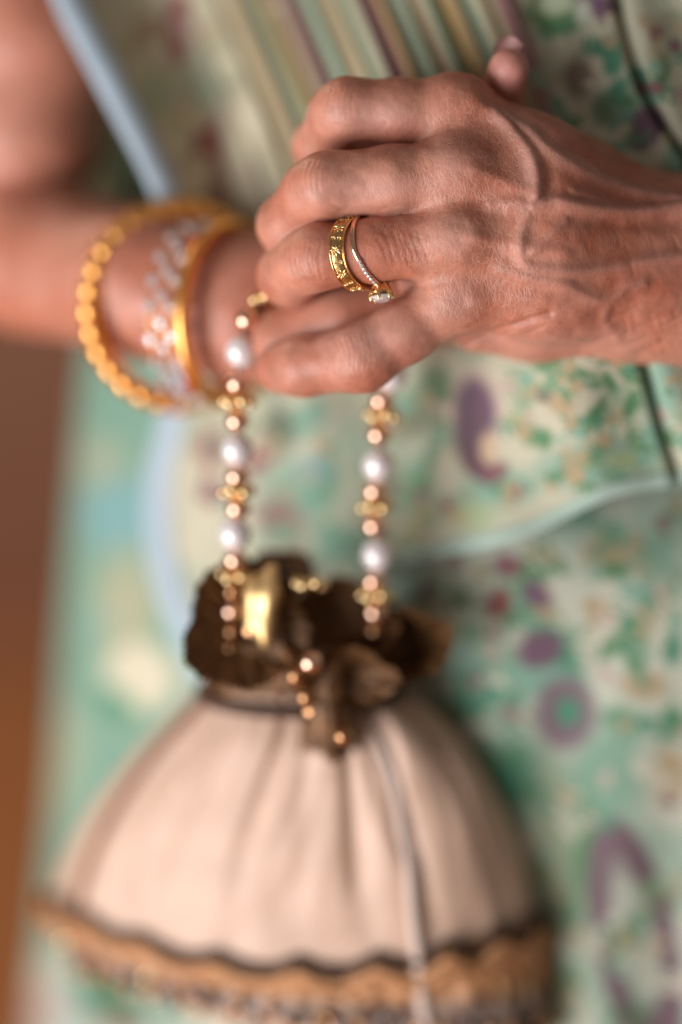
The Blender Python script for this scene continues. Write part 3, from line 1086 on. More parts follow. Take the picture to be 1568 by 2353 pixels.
DIT = [(408, 40, 26, 60, 10, MAROON, .4), (345, 70, 40, 34, 0, srgb(170, 150, 126), .4), (412, 95, 22, 55, 5, MAROON, .4), (480, 345, 38, 78, 0, MAROON, .35), (505, 440, 30, 50, 0, srgb(150, 120, 104), .5),
       (480, 355, 14, 44, 0, srgb(160, 120, 96), .4), (360, 220, 40, 50, 0, srgb(160, 172, 146), .5), (470, 200, 46, 60, 0, srgb(164, 174, 150), .5), (560, 300, 40, 70, 0, CREAM, .5), (430, 420, 50, 40, 0, CREAM, .5),
       # big paisley
       (1094, 940, 58, 84, -6, PINK, .25), (1092, 945, 46, 76, -6, srgb(104, 88, 104), .25), (1106, 935, 22, 46, -8, PURPLE, .4), (1080, 1010, 34, 70, -8, srgb(104, 82, 96), .3), (1102, 1078, 44, 24, 40, srgb(110, 80, 90), .3), (1140, 1086, 30, 18, -35, MAUVE, .35),
       (1122, 1030, 18, 34, 0, srgb(206, 180, 150), .4),
       # right-hand sprigs
       (1360, 965, 42, 18, -60, GREEN, .25), (1450, 930, 38, 17, -70, GREEN, .25), (1335, 868, 52, 20, 22, GREEN, .25), (1260, 840, 40, 18, 10, GREEN, .4), (1402, 880, 30, 14, 60, GREEN, .4), (1215, 905, 34, 20, -70, BEIGE, .4), (1290, 930, 34, 24, 20, BEIGE, .5),
       (1280, 870, 20, 40, 40, BEIGE, .4), (1250, 1010, 20, 26, 0, GREEN, .4), (1220, 1000, 14, 26, 30, GREEN, .4), (1180, 960, 18, 14, 0, srgb(160, 170, 130), .4), (1340, 1070, 110, 50, -10, srgb(140, 172, 154), .5), (1440, 1050, 90, 46, 0, srgb(138, 168, 148), .5),
       (1340, 1062, 34, 20, 0, srgb(130, 160, 120), .5), (1440, 1060, 46, 20, 0, srgb(150, 172, 130), .5), (1080, 1180, 60, 40, 0, srgb(160, 178, 140), .5), (1520, 900, 40, 90, 0, srgb(140, 176, 158), .5),
       (1500, 1010, 30, 40, 0, TEAL, .5), (1150, 1120, 80, 40, 0, TEAL, .6),
       # middle
       (700, 965, 60, 40, -40, TEAL, .5), (745, 1110, 30, 60, 10, GREEN, .5), (690, 1130, 70, 70, 0, srgb(120, 165, 145), .5), (720, 1080, 40, 30, 0, BLUE, .5), (770, 1250, 80, 50, 0, TEAL, .5), (490, 1030, 38, 44, 0, MAROON, .4), (600, 1050, 26, 50, 30, MAROON, .45), (485, 1130, 26, 40, 0, MAUVE, .4),
       (640, 990, 40, 60, 0, srgb(96, 110, 90), .5), (930, 960, 60, 50, 0, srgb(120, 128, 104), .5), (1000, 890, 40, 50, 0, srgb(110, 140, 110), .5), (640, 1200, 60, 50, 20, srgb(150, 120, 110), .5), (820, 1010, 60, 50, 0, srgb(170, 190, 170), .5), (960, 1130, 40, 60, 0, srgb(120, 160, 120), .5),
       # above the wrist
       (1275, 22, 70, 44, -10, srgb(90, 126, 84), .3), (1275, 10, 46, 26, -8, srgb(176, 192, 160), .3), (1290, 62, 60, 20, -14, GREEN, .4), (1372, 12, 52, 26, 10, PURPLE, .3), (1392, 36, 18, 22, 0, PURPLE, .4), (1394, 112, 34, 24, 20, DTEAL, .25), (1408, 146, 22, 30, 10, DTEAL, .3), (1340, 30, 20, 30, 0, srgb(190, 196, 180), .4),
       (1468, 185, 24, 30, 0, DTEAL, .3), (1452, 232, 44, 24, -50, GREEN, .3), (1415, 215, 20, 40, 30, DTEAL, .4), (1520, 165, 20, 46, 6, GREEN, .3), (1505, 210, 22, 26, 0, GREEN, .4), (1430, 275, 40, 26, -30, TEAL, .4), (1492, 285, 38, 44, -20, PURPLE, .35), (1470, 320, 30, 30, 0, srgb(110, 100, 112), .4), (1385, 250, 26, 40, 0, srgb(110, 140, 110), .5), (1330, 180, 36, 46, 0, srgb(128, 112, 98), .5), (1540, 60, 30, 40, 0, srgb(150, 150, 130), .5), (1552, 400, 30, 60, 0, TEAL, .5)]
DC = paint(DC, dpx, dpy, DIT)
for k in range(46):
    x, y = random.uniform(1180, 1590), random.uniform(840, 1120)
    DC = leaves(DC, dpx, dpy, x, y, random.uniform(0, 360), random.uniform(8, 17), random.choice([GREEN, TEAL, BEIGE, srgb(140, 168, 130), PINK]), random.choice([2, 3]))
for k in range(60):
    x, y = random.uniform(420, 1050), random.uniform(880, 1320)
    DC = leaves(DC, dpx, dpy, x, y, random.uniform(0, 360), random.uniform(10, 20), random.choice([GREEN, TEAL, BEIGE, srgb(140, 168, 130), srgb(150, 178, 160), CREAM]), random.choice([2, 3]))
for k in range(26):
    x, y = random.uniform(1230, 1590), random.uniform(0, 420)
    DC = leaves(DC, dpx, dpy, x, y, random.uniform(0, 360), random.uniform(7, 13), random.choice([srgb(150, 160, 140), TEAL, BEIGE, CREAM]), 2)
for k in range(20):
    x, y = random.uniform(280, 620), random.uniform(0, 460)
    DC = leaves(DC, dpx, dpy, x, y, random.uniform(0, 360), random.uniform(16, 26), random.choice([CREAM, BEIGE, srgb(160, 172, 150), PINK]), 2)
for k in range(60):
    x, y = random.choice([(random.uniform(1150, 1600), random.uniform(830, 1120)), (random.uniform(1250, 1600), random.uniform(-20, 420)), (random.uniform(900, 1150), random.uniform(860, 1230))])
    DC = vine(DC, dpx, dpy, x, y, random.uniform(0, 6.28), random.randint(3, 5), random.choice([GREEN, DTEAL, srgb(104, 150, 118), srgb(140, 165, 140), BEIGE]), random.uniform(15, 22))
DC = paint(DC, dpx, dpy, [i_ for i_ in DIT if 1050 < i_[0] < 1150 and 850 < i_[1] < 1100])
drape = mesh_obj("drape", DV, fq, MAT['sari'], sari, cols=DC * np.array([0.88, 0.86, 0.84]))
drape["label"] = "pleated sari drape crossing the waist"


def border_strip(edge, nrm_side, width, name, lab, mat):
    e = np.asarray(edge)
    t = np.gradient(e, axis=0)
    t /= np.linalg.norm(t, axis=1)[:, None]
    nn = np.stack([-t[:, 1], t[:, 0]], -1) * nrm_side
    m_ = 9
    rws = []
    for j in range(m_):
        s = j / (m_ - 1)
        p = e + nn * (width * s - 4)
        y = drape_y(np.maximum(p[:, 0], np.interp(p[:, 1], LE[:, 1], LE[:, 0]) - 6), p[:, 1]) - 1.2 - 0.6 * math.sin(math.pi * s)
        rws.append(PV(p[:, 0], p[:, 1], y))
    top = np.stack(rws, 1)
    n0 = len(e)
    v = np.concatenate([top.reshape(-1, 3), (top + np.array([0, 0.0014, 0])).reshape(-1, 3)])
    f = grid_faces(n0, m_)
    o = mesh_obj(name, v, np.vstack([f, (f + n0 * m_)[:, ::-1]]), mat, sari)
    o["label"] = lab
    return o


border_strip(LE, -1, 66 - 10 * smooth(450, 1000, LE[:, 1])[:, None], "border", "pale blue border along the falling edge of the drape", MAT['border'])
border_strip(BE[20:], -1, 30, "border", "pale teal border along the lower edge of the drape", cloth_mat("teal_border", tuple(srgb(158, 182, 170)), 0.75, 0.2, 0.1))

# ------------------------------------------------------------------ rings on the ring finger
RA, RB = Q(1050, 556, 8), Q(705, 596, 13)
AX = (RB - RA) / np.linalg.norm(RB - RA)                 # towards the fingertip
FRT = np.array([0, -1.0, 0]) - AX * np.dot([0, -1.0, 0], AX)
FRT /= np.linalg.norm(FRT)
DWN = np.cross(AX, FRT)
if DWN[2] > 0:
    DWN = -DWN


def ring_point(pxc, ang, sh_front, sh_down, sh_up, R):
    """ang 0 = front, +90 down; shifts towards the fingertip in mm"""
    t0 = (Q(pxc, 0, 12)[0] - RA[0]) / (RB[0] - RA[0])
    c = RA + t0 * (RB - RA)
    f, d = math.cos(ang), math.sin(ang)
    sh = sh_front * f + (sh_down * d if d > 0 else -sh_up * d)
    return c + AX * sh + R * (f * FRT + d * DWN)


def ring_frame(pxc, ang, args, R):
    p = ring_point(pxc, ang, *args, R)
    p2 = ring_point(pxc, ang + 0.02, *args, R)
    n = ring_point(pxc, ang, *args, R + 1) - p
    t = p2 - p
    t /= np.linalg.norm(t)
    w = np.cross(t, n)
    w /= np.linalg.norm(w)
    return p, n, t, w


def ring_band(pxc, args, R, width, thick, n=120, bumps=None):
    prof = [(-width / 2, 0), (-width / 2 * 0.92, thick * 0.7), (-width / 4, thick), (0, thick * 1.06), (width / 4, thick), (width / 2 * 0.92, thick * 0.7), (width / 2, 0), (width / 2 * .7, -0.5), (-width / 2 * .7, -0.5)]
    vs = []
    for i in range(n):
        a = 2 * math.pi * i / n
        p, nn, t, w = ring_frame(pxc, a, args, R)
        for (u, h) in prof:
            vs.append(p + w * u + nn * h)
    return np.array(vs) / 1000, grid_faces(n, len(prof), True, True)


RR = 10.3
band_args = (5.2, 0.0, 0.0)
gold_ring = thing("gold_ring", "wide engraved yellow gold band on the ring finger, nearer the fingertip", "ring")
v, f = ring_band(822, band_args, RR, 4.3, 0.9)
mesh_obj("band", v, f, MAT['gold_dark'], gold_ring)
# polished rims and engraved rosettes
for s in (-1, 1):
    pts = []
    for i in range(120):
        a = 2 * math.pi * i / 120
        p, nn, t, w = ring_frame(822, a, band_args, RR)
        pts.append(p + w * s * 2.0 + nn * 0.72)
    v, f = tube(np.array(pts) / 1000, 0.00032, 8, True)
    mesh_obj("rim", v, f, MAT['gold'], gold_ring)
ros = []
for k in range(8):
    a = 2 * math.pi * k / 8
    v, f = ball(0.55, 8, 5, 2.0, 0.52, 0.55, (1.0, 0, 0))
    ca, sa = math.cos(a), math.sin(a)
    v = v @ np.array([[ca, sa, 0], [-sa, ca, 0], [0, 0, 1]])
    ros.append((v, f))
ros.append(ball(0.5, 8, 5, 1, 1, 0.8))
rv, rf = merge(ros)
rme = bpy.data.meshes.new("rosette")
rme.from_pydata([tuple(x) for x in rv / 1000], [], [tuple(x) for x in rf.tolist()])
rme.polygons.foreach_set("use_smooth", np.ones(len(rme.polygons), dtype=bool))
rme.materials.append(MAT['pale_gold'])
for k in range(9):
    a = math.radians(-4 + 40 * k)
    p, nn, t, w = ring_frame(822, a, band_args, RR)
    mt = rot_to(nn, t)
    mt.translation = Vector((p + nn * 0.95) / 1000)
    inst("rosette", rme, gold_ring, mt)
    for s in (-0.9, 0.9):
        p, nn, t, w = ring_frame(822, a + math.radians(20), band_args, RR)
        mt = rot_to(nn, t) @ Matrix.Scale(0.42, 4)
        mt.translation = Vector((p + nn * 0.95 + w * s) / 1000)
        inst("rosette", rme, gold_ring, mt)

sol_args = (3.4, -3.4, 1.2)
sol = thing("diamond_ring", "slim diamond solitaire ring on the ring finger, nearer the knuckle", "ring")
v, f = ring_band(848, sol_args, RR, 1.5, 1.0)
mesh_obj("band", v, f, MAT['rose'], sol)


def brilliant(r, seg=10):
    v, f = lathe([(0.02 * r, -0.75 * r), (r, 0.0), (r * 0.98, 0.1 * r), (0.6 * r, 0.38 * r), (0.02 * r, 0.38 * r)], seg)
    me = bpy.data.meshes.new("diamond")
    me.from_pydata([tuple(x) for x in v], [], [tuple(x) for x in f.tolist()])
    me.materials.append(MAT['diamond'])
    return me


small_d = brilliant(0.00062, 8)
for k in range(8):
    a = math.radians(18 + 6.6 * k)
    p, nn, t, w = ring_frame(848, a, sol_args, RR)
    mt = rot_to(nn, t)
    mt.translation = Vector((p + nn * 1.15) / 1000)
    inst("diamond", small_d, sol, mt)
big_a = math.radians(80)
p, nn, t, w = ring_frame(848, big_a, sol_args, RR)
hd = rot_to(nn, w)
hd.translation = Vector((p + nn * 0.6) / 1000)
hd = hd @ Matrix.Scale(1.3, 4)
bv, bf = lathe([(0.0011, -0.0006), (0.0016, 0.0), (0.0014, 0.0004), (0.0024, 0.0019), (0.0027, 0.0020), (0.0026, 0.0014), (0.0016, -0.0002)], 20)
bm_ = mesh_obj("setting", bv, bf, MAT['gold'], sol)
bm_.matrix_local = hd
stone = inst("diamond", brilliant(0.0026, 12), sol, hd @ Matrix.Translation((0, 0, 0.0026)))
for k in range(6):
    a = 2 * math.pi * k / 6 + 0.4
    c_, s_ = math.cos(a), math.sin(a)
    path = np.array([(c_ * 0.0013, s_ * 0.0013, -0.0004), (c_ * 0.0022, s_ * 0.0022, 0.0012), (c_ * 0.0029, s_ * 0.0029, 0.0026), (c_ * 0.0026, s_ * 0.0026, 0.0034)])
    v, f = tube(path, np.array([0.0005, 0.00046, 0.00042, 0.0003]), 8)
    o = mesh_obj("prong", v, f, MAT['pale_gold'], sol)
    o.matrix_local = hd

# ------------------------------------------------------------------ bangles on the far wrist
def ring_basis(c, n):
    n = np.array(n, float)
    n /= np.linalg.norm(n)
    u = np.array([0, 0, 1.0]) - n * n[2]
    u /= np.linalg.norm(u)
    w = np.cross(n, u)
    return np.array(c), n, u, w


bc, bn, bu, bw = ring_basis(Q(415, 704, 84), (0.42, -0.88, -0.05))
bangle = thing("beaded_bangle", "chunky orange gold beaded bangle hanging loose round the forearm", "bangle")
RBG = 31.5
core = np.array([bc + RBG * (math.cos(a) * bu + math.sin(a) * bw) for a in np.linspace(0, 2 * math.pi, 96, endpoint=False)])
v, f = tube(core / 1000, 0.0024, 10, True)
mesh_obj("core", v, f, MAT['bangle_gold'], bangle)
bv, bf = ball(0.0041, 14, 9, 1, 1, 1.25)
bme = bpy.data.meshes.new("bead")
bme.from_pydata([tuple(x) for x in bv], [], [tuple(x) for x in bf.tolist()])
bme.polygons.foreach_set("use_smooth", np.ones(len(bme.polygons), dtype=bool))
bme.materials.append(MAT['bangle_gold'])
for k in range(28):
    a = 2 * math.pi * (k + 0.3) / 28
    p = bc + RBG * (math.cos(a) * bu + math.sin(a) * bw)
    t = -math.sin(a) * bu + math.cos(a) * bw
    mt = rot_to(t)
    mt.translation = Vector(p / 1000)
    inst("bead", bme, bangle, mt)

rc, rn, ru, rw = ring_basis(Q(500, 722, 74), (0.86, -0.50, -0.06))
rb = thing("rhinestone_bangle", "wide gold bangle set with rows of clear rhinestones at the wrist", "bangle")
RBH = 27.5


def rb_point(a, s, h=0):
    """a around, s along the axis (mm, minus = away from the hand)"""
    rad = RBH + h + 0.012 * s * s
    return rc + rn * s + rad * (math.cos(a) * ru + math.sin(a) * rw)


for s, r in ((5.2, 2.3), (3.2, 0.7), (-7.0, 0.45), (-3.0, 0.45), (1.0, 0.45)):
    pts = np.array([rb_point(a, s, 0.9) for a in np.linspace(0, 2 * math.pi, 96, endpoint=False)])
    v, f = tube(pts / 1000, r / 1000, 10, True)
    mesh_obj("rim" if s > 2 else "wire", v, f, MAT['bangle_gold'], rb)


def gem(name, r, mat):
    v, f = lathe([(r, -0.3 * r), (r, 0.15 * r), (0.62 * r, 0.62 * r), (0.03 * r, 0.66 * r)], 9)
    me = bpy.data.meshes.new(name)
    me.from_pydata([tuple(x) for x in v], [], [tuple(x) for x in f.tolist()])
    me.materials.append(mat)
    return me


rh = gem("rhinestone", 0.0020, MAT['rhinestone'])
rub = gem("red_stone", 0.0019, MAT['ruby'])
for k in range(20):
    a = 2 * math.pi * k / 20
    for j, s in enumerate((-7.0, -3.0, 1.0)):
        aj = a + (0.5 * (j % 2) + random.uniform(-0.12, 0.12)) * 2 * math.pi / 20
        p = rb_point(aj, s, 1.1)
        nn = math.cos(aj) * ru + math.sin(aj) * rw
        mt = rot_to(nn, rn)
        mt.translation = Vector(p / 1000)
        if j == 2 and k % 6 == 2:
            inst("red_stone", rub, rb, mt)
        else:
            inst("rhinestone", rh, rb, mt)

# ------------------------------------------------------------------ drawstring pouch
pouch = thing("drawstring_pouch", "cream satin drawstring pouch with bronze ruffle and pearl bead handle", "handbag")

OUT_L = catmull([(560, 1545), (470, 1580), (380, 1660), (270, 1775), (185, 1900), (132, 2030), (118, 2110), (180, 2195)], 60)
OUT_R = catmull([(820, 1545), (930, 1590), (1040, 1675), (1130, 1800), (1185, 1930), (1225, 2070), (1252, 2220), (1262, 2380)], 60)
nt_, ns_ = 60, 220


CREASES = [(random.uniform(-1.2, 1.2), random.uniform(0.15, 0.7), random.uniform(-0.7, 0.7), random.uniform(0.06, 0.16), random.uniform(0.8, 2.4)) for _ in range(22)]


def pouch_pt(t, s):
    """t 0..1 down, s angle round (-pi..pi), 0 = front"""
    i = t * 59
    L_ = np.stack([np.interp(i, np.arange(60), OUT_L[:, k]) for k in (0, 1)], -1)
    R_ = np.stack([np.interp(i, np.arange(60), OUT_R[:, k]) for k in (0, 1)], -1)
    c = np.sin(s)
    m_ = (c + 1) / 2
    x = L_[..., 0] * (1 - m_) + R_[..., 0] * m_
    yrow = L_[..., 1] * (1 - m_) + R_[..., 1] * m_
    # the front hangs lower than the sides (seen from above)
    yrow = yrow + 85 * t * np.maximum(0, np.cos(s))
    th_ = 14 + 29 * np.sin(np.clip(t * 1.15, 0, 1) * np.pi * 0.55)
    q3 = np.stack(np.broadcast_arrays((s + np.pi) * 3.2 + 1.5 * t, t * 4.2, 0 * s + 2.5), -1)
    fold = (fbm(q3.reshape(-1, 3), 2).reshape(q3.shape[:-1]) - 0.5) * 11
    q3 = np.stack(np.broadcast_arrays((s + np.pi) * 8.0, t * 1.4, 0 * s + 9.5), -1)
    fold = fold + (fbm(q3.reshape(-1, 3), 2).reshape(q3.shape[:-1]) - 0.5) * 7 * (1 - 0.6 * t)
    fold = fold + np.sin(s * 37 + 3 * np.sin(s * 3)) * 1.3 * (1 - smooth(0.05, 0.4, t))
    for (s0, dr, w_, dp) in ((-0.16, -0.12, 0.055, 4.5), (0.24, 0.05, 0.05, 4.0), (0.44, 0.22, 0.05, 4.2), (-0.55, -0.18, 0.09, 2.6), (0.95, 0.1, 0.07, 4.0), (-0.02, 0.03, 0.035, 1.2), (-0.92, 0.0, 0.05, 2.4)):
        fold = fold - dp * np.exp(-((s - s0 - dr * t) / (w_ * (0.7 + 0.6 * t))) ** 2) * (1 - smooth(0.45, 0.85, t))
    for (s0, t0, ds, ln, dp) in CREASES:
        fold = fold - dp * np.exp(-((s - s0 - ds * (t - t0)) / 0.035) ** 2 - ((t - t0) / ln) ** 2)
    fold = fold * (1 - 0.45 * t) * np.clip(t * 5, 0.25, 1)
    dep = 90 + 0.045 * (yrow - 1550) - 0.036 * (x - 690) - (th_ * np.cos(s) + fold * np.sign(np.cos(s) + 1e-6) * np.abs(np.cos(s)) ** 0.5)
    return x + fold * 1.5, yrow, dep


tt, ss = np.meshgrid(np.linspace(0, 1, nt_), np.linspace(-np.pi, np.pi, ns_, endpoint=False), indexing='ij')
x, yy, dd = pouch_pt(tt, ss)
pv = PV(x, yy, dd)
cen = pv[-1].mean(0)
rows_ = [pv]
for q_ in (0.75, 0.45, 0.15):
    rows_.append((pv[-1:] * q_ + cen[None, None] * (1 - q_)) - np.array([0, 0, 0.012 * (1 - q_ * q_)]))
pv = np.concatenate(rows_, 0)
mesh_obj("bag_body", pv.reshape(-1, 3), grid_faces(nt_ + 3, ns_, False, True), MAT['pouch'], pouch)["label"] = "gathered cream satin body"


def pouch_local(t, s, lift):
    a = PV(*pouch_pt(t, s))
    e = 1e-3
    du = PV(*pouch_pt(t + e, s)) - PV(*pouch_pt(t - e, s))
    dv = PV(*pouch_pt(t, s + e)) - PV(*pouch_pt(t, s - e))
    n = np.cross(du, dv)
    n /= np.linalg.norm(n, axis=-1)[..., None] + 1e-12
    n = np.where((n * np.stack([np.sin(s), -np.cos(s), 0 * s], -1)).sum(-1)[..., None] < 0, -n, n)
    return a + n * np.asarray(lift)[..., None] / 1000


# lace band: scalloped strip that follows the bag
sv = np.linspace(-np.pi, np.pi, 361)[:-1]
scal = 0.030 * np.abs(np.sin(sv * 9.5))


_tg = np.linspace(0, 1, 400)


def t_top(s, extra=0.0):
    # the parameter at which the bag front reaches the row where the lace starts
    s = np.asarray(s, float)
    out = []
    for s0 in s.ravel():
        rw_ = pouch_pt(_tg, np.full(400, s0))[1]
        out.append(np.interp(2195 - (140 if s0 < 0 else 105) * math.sin(s0) ** 2 + extra, rw_, _tg))
    return np.array(out).reshape(s.shape)


T0 = t_top(sv)
mm = np.linspace(0, 1, 16)
T_, S_ = np.meshgrid(mm, sv, indexing='ij')
TT = np.clip(T0[None] + scal[None] * (1 - T_) + T_ * (0.998 - T0[None] - 0.02 * np.abs(np.sin(S_ * 9.5))), 0, 0.998)
lv = pouch_local(TT, S_, 1.2 + 0.7 * np.sin(T_ * 9) * np.sin(S_ * 57) + 0.5 * np.sin(S_ * 23 + T_ * 5))
pat = fbm(np.stack([(S_ + 4) * 20, T_ * 6, 0 * S_], -1).reshape(-1, 3), 2)
lc = srgb(84, 56, 40)[None] * np.ones((T_.size, 1))
w1 = smooth(0.44, 0.56, pat)[:, None]
lc = lc * (1 - w1) + srgb(176, 150, 130)[None] * w1
w2 = (smooth(0.28, 0.34, T_) * (1 - smooth(0.5, 0.58, T_))).reshape(-1, 1)
lc = lc * (1 - w2) + srgb(190, 140, 98)[None] * w2
w3 = (1 - smooth(0.12, 0.24, T_)).reshape(-1, 1)
lc = lc * (1 - w3) + srgb(96, 62, 44)[None] * w3
w4 = (smooth(0.62, 0.75, T_)).reshape(-1, 1) * smooth(0.35, 0.55, pat)[:, None]
lc = lc * (1 - w4) + srgb(158, 146, 140)[None] * w4
lace = mesh_obj("lace_trim", lv.reshape(-1, 3), grid_faces(16, 360, False, True), MAT['lace'], pouch, cols=lc)
lace["label"] = "brown and gold scalloped lace band"
for k, (off_, r, mt_) in enumerate(((0.006, 0.0015, 'dark_cord'), (0.040, 0.0018, 'lace_rope'), (0.062, 0.0016, 'lace_rope'))):
    tr = np.clip(T0 + off_ + 0.028 * np.abs(np.sin(sv * 9.5)), 0, 0.99)
    v, f = tube(pouch_local(tr, sv, np.full(360, 2.2)), r * (0.75 + 0.6 * fbm(np.stack([np.arange(360) / 2.5, np.arange(360) * 0 + k * 7, np.arange(360) * 0], -1), 1)), 8, True)
    mesh_obj("cord", v, f, MAT[mt_], lace)
# sequins on the lace
sq_v, sq_f = lathe([(0.0001, 0.0004), (0.0016, 0.0006), (0.0022, 0.0), (0.0016, -0.0004)], 10)
sqm = bpy.data.meshes.new("sequin")
sqm.from_pydata([tuple(a_) for a_ in sq_v], [], [tuple(a_) for a_ in sq_f.tolist()])
sqm.materials.append(MAT['pale_gold'])
for k in (3, 9, 17, 24, 26, 27, 29):
    s = -1.5 + 3.0 * k / 33
    t = float(t_top(np.array(s)) + 0.018 + 0.125 * (k % 2))
    p = pouch_local(np.array(t), np.array(s), np.array(2.4))
    mt = rot_to((math.sin(s), -math.cos(s), 0.1))
    mt.translation = Vector(p)
    inst("sequin", sqm, lace, mt)
drop_v, drop_f = ball(0.0021, 10, 7, 1, 1, 1.4)
drops = []
for mt_ in (MAT['dark_cord'], MAT['lace_rope'], MAT['bronze']):
    dm = bpy.data.meshes.new("bead_drop")
    dm.from_pydata([tuple(a_) for a_ in drop_v], [], [tuple(a_) for a_ in drop_f.tolist()])
    dm.polygons.foreach_set("use_smooth", np.ones(len(dm.polygons), dtype=bool))
    dm.materials.append(mt_)
    drops.append(dm)
for k in range(44):
    s = -1.35 + 2.7 * k / 43
    p = pouch_local(np.array(0.955 if k % 2 else 0.985), np.array(s), np.array(2.2))
    inst("bead_drop", drops[k % 3], lace, Matrix.Translation(Vector(p)))
# piping along the left side seam
ts = np.linspace(0.02, 0.97, 60)
v, f = tube(pouch_local(ts, np.full(60, -1.12), np.full(60, 1.0)), 0.0018, 8)
mesh_obj("piping", v, f, MAT['piping'], pouch)
v, f = tube(pouch_local(ts, np.full(60, 0.52), np.full(60, 1.2)), np.linspace(0.0016, 0.0024, 60), 8)
o = mesh_obj("ribbon", v, f, cloth_mat("white_ribbon", tuple(srgb(204, 184, 172)), 0.5, 0.1, 0.2), pouch)


# ruffle round the neck: flared bronze brocade with folded, pinked rim
def flounce(cx, cy0, rx0, cy1, rx1, y0, depth, lobes, amp, teeth, name, mat, ph=0.0, ns=420, nt2=26, lean=-6, top_w=0.0, xs=0.0):
    s = np.linspace(0, 2 * np.pi, ns, endpoint=False)
    t = np.linspace(0, 1, nt2)
    T2, S2 = np.meshgrid(t, s, indexing='ij')
    lob = np.sin(lobes * S2 + ph) + 0.5 * np.sin((lobes * 2 + 1) * S2 + 1.7 * ph)
    R = rx0 + (rx1 - rx0) * np.sin(T2 * np.pi / 2) ** 1.2
    R = R * (1 + amp * lob * T2 ** 1.2)
    x = cx + R * np.sin(S2) + xs * T2
    row = cy0 + (cy1 - cy0) * T2 + top_w * lob * T2 + 6 * np.sin(teeth * S2) * (T2 > 0.97) + 0.26 * R * np.cos(S2) * T2
    y = y0 - depth * R / rx1 * np.cos(S2) + lean * T2
    v = PV(x, row, y).reshape(-1, 3)
    return mesh_obj(name, v, grid_faces(nt2, ns, False, True), mat, pouch)


flounce(690, 1600, 215, 1440, 245, 76, 24, 5, 0.10, 70, "ruffle", MAT['brocade'], 0.6, top_w=26)["label"] = "dark bronze ruffle with pinked edge"


def dish(cx, cy, rx, ry, y0, dep, pleats, name, mat, ph=0.0, tilt=0.0, up=0.0, ns=300, nr=22):
    """a ruffle lobe: concave, radially pleated, pinked rim"""
    r_ = np.linspace(0.05, 1, nr)
    a_ = np.linspace(0, 2 * np.pi, ns, endpoint=False)
    R_, A2 = np.meshgrid(r_, a_, indexing='ij')
    wob = 1 + 0.07 * np.sin(3 * A2 + ph) + 0.05 * np.sin(5 * A2 + 2 * ph) + 0.02 * np.sin(pleats * A2 + 2 * np.sin(3 * A2)) * R_ + 0.02 * np.sin(3.1 * pleats * A2) * (R_ > 0.96)
    x = cx + rx * R_ * wob * np.cos(A2)
    row = cy + ry * R_ * wob * np.sin(A2)
    y = y0 + dep * (1 - R_ ** 2) + tilt * (x - cx) + up * (row - cy) + 7.5 * R_ * (fbm(np.stack([np.cos(A2) * pleats / 3 + 20, np.sin(A2) * pleats / 3 + 20, R_ * 1.6 + cx / 50], -1).reshape(-1, 3), 2).reshape(A2.shape) - 0.5)
    return mesh_obj(name, PV(x, row, y).reshape(-1, 3), grid_faces(nr, ns, False, True), mat, pouch)


dish(560, 1440, 138, 150, 46, 9, 19, "ruffle", MAT['brocade'], 0.4, 0.03, -0.03)
dish(945, 1482, 92, 86, 52, 14, 13, "ruffle", MAT['brocade'], 2.0, -0.05, -0.03)
dish(785, 1440, 120, 110, 54, 14, 15, "ruffle", MAT['brocade'], 1.1, 0.0, -0.05)
dish(650, 1315, 75, 55, 66, 8, 9, "ruffle", MAT['brocade'], 3.1, 0.0, 0.0)
dish(800, 1560, 110, 70, 46, 8, 11, "ruffle", MAT['brocade'], 0.9, 0.0, 0.02)
flounce(760, 1490, 30, 1725, 58, 50, 7, 3, 0.22, 26, "tassel", MAT['brocade'], 1.0, ns=200, lean=10, top_w=6)["label"] = "bronze fabric tassel on the drawstring"
# gold satin lining fold that shows in the open neck
ln_v, ln_f = ball(1.0, 26, 18, 1, 1, 1)
ln_v = ln_v * np.array([0.0058, 0.0050, 0.0128]) * (1 + 0.14 * np.sin(ln_v[:, [0]] * 5) + 0.1 * np.sin(ln_v[:, [2]] * 6))
o = mesh_obj("lining_fold", ln_v, ln_f, MAT['lining'], pouch)
o.matrix_local = Matrix.Translation(Vector(P(608, 1385, 47))) @ Matrix.Rotation(0.12, 4, 'Y')
o["label"] = "shiny gold satin lining fold in the neck"
# band at the gathered neck
pts = np.array([P(690 + 225 * math.sin(a), 1590 + 45 * math.cos(a), 78 - 22 * math.cos(a)) for a in np.linspace(0, 2 * np.pi, 80, endpoint=False)])
v, f = tube(pts, 0.0026, 8, True)
mesh_obj("drawstring", v, f, MAT['dark_cord'], pouch)

# handle: cord with pearls, rose-gold beads and gold rosettes
HP = [(535, 1500, 62), (537, 1405, 60), (543, 1285, 58), (541, 1227, 57), (547, 1110, 55), (543, 1033, 54), (548, 960, 53), (550, 885, 52), (552, 808, 51), (572, 735, 50), (612, 690, 52), (690, 665, 60)]
HP2 = [(864, 1465, 66), (864, 1408, 65), (864, 1335, 64), (865, 1275, 63), (866, 1210, 62), (867, 1127, 61), (868, 1068, 60), (875, 998, 59), (880, 920, 58), (896, 862, 56), (915, 800, 58)]
h1 = catmull([P(p[0], p[1], p[2] - 8) for p in HP], 160)
h2 = catmull([P(p[0], p[1], p[2] - 8) for p in HP2], 160)
mid = catmull([h1[-1], P(780, 640, 68), P(880, 690, 68), h2[-1]], 40)
cordp = np.vstack([h1, mid[1:-1], h2[::-1]])
v, f = tube(cordp, 0.0008, 8)
handle = mesh_obj("handle", v, f, MAT['dark_cord'], pouch)
handle["label"] = "bead handle of pearls, rose gold beads and gold rosettes"


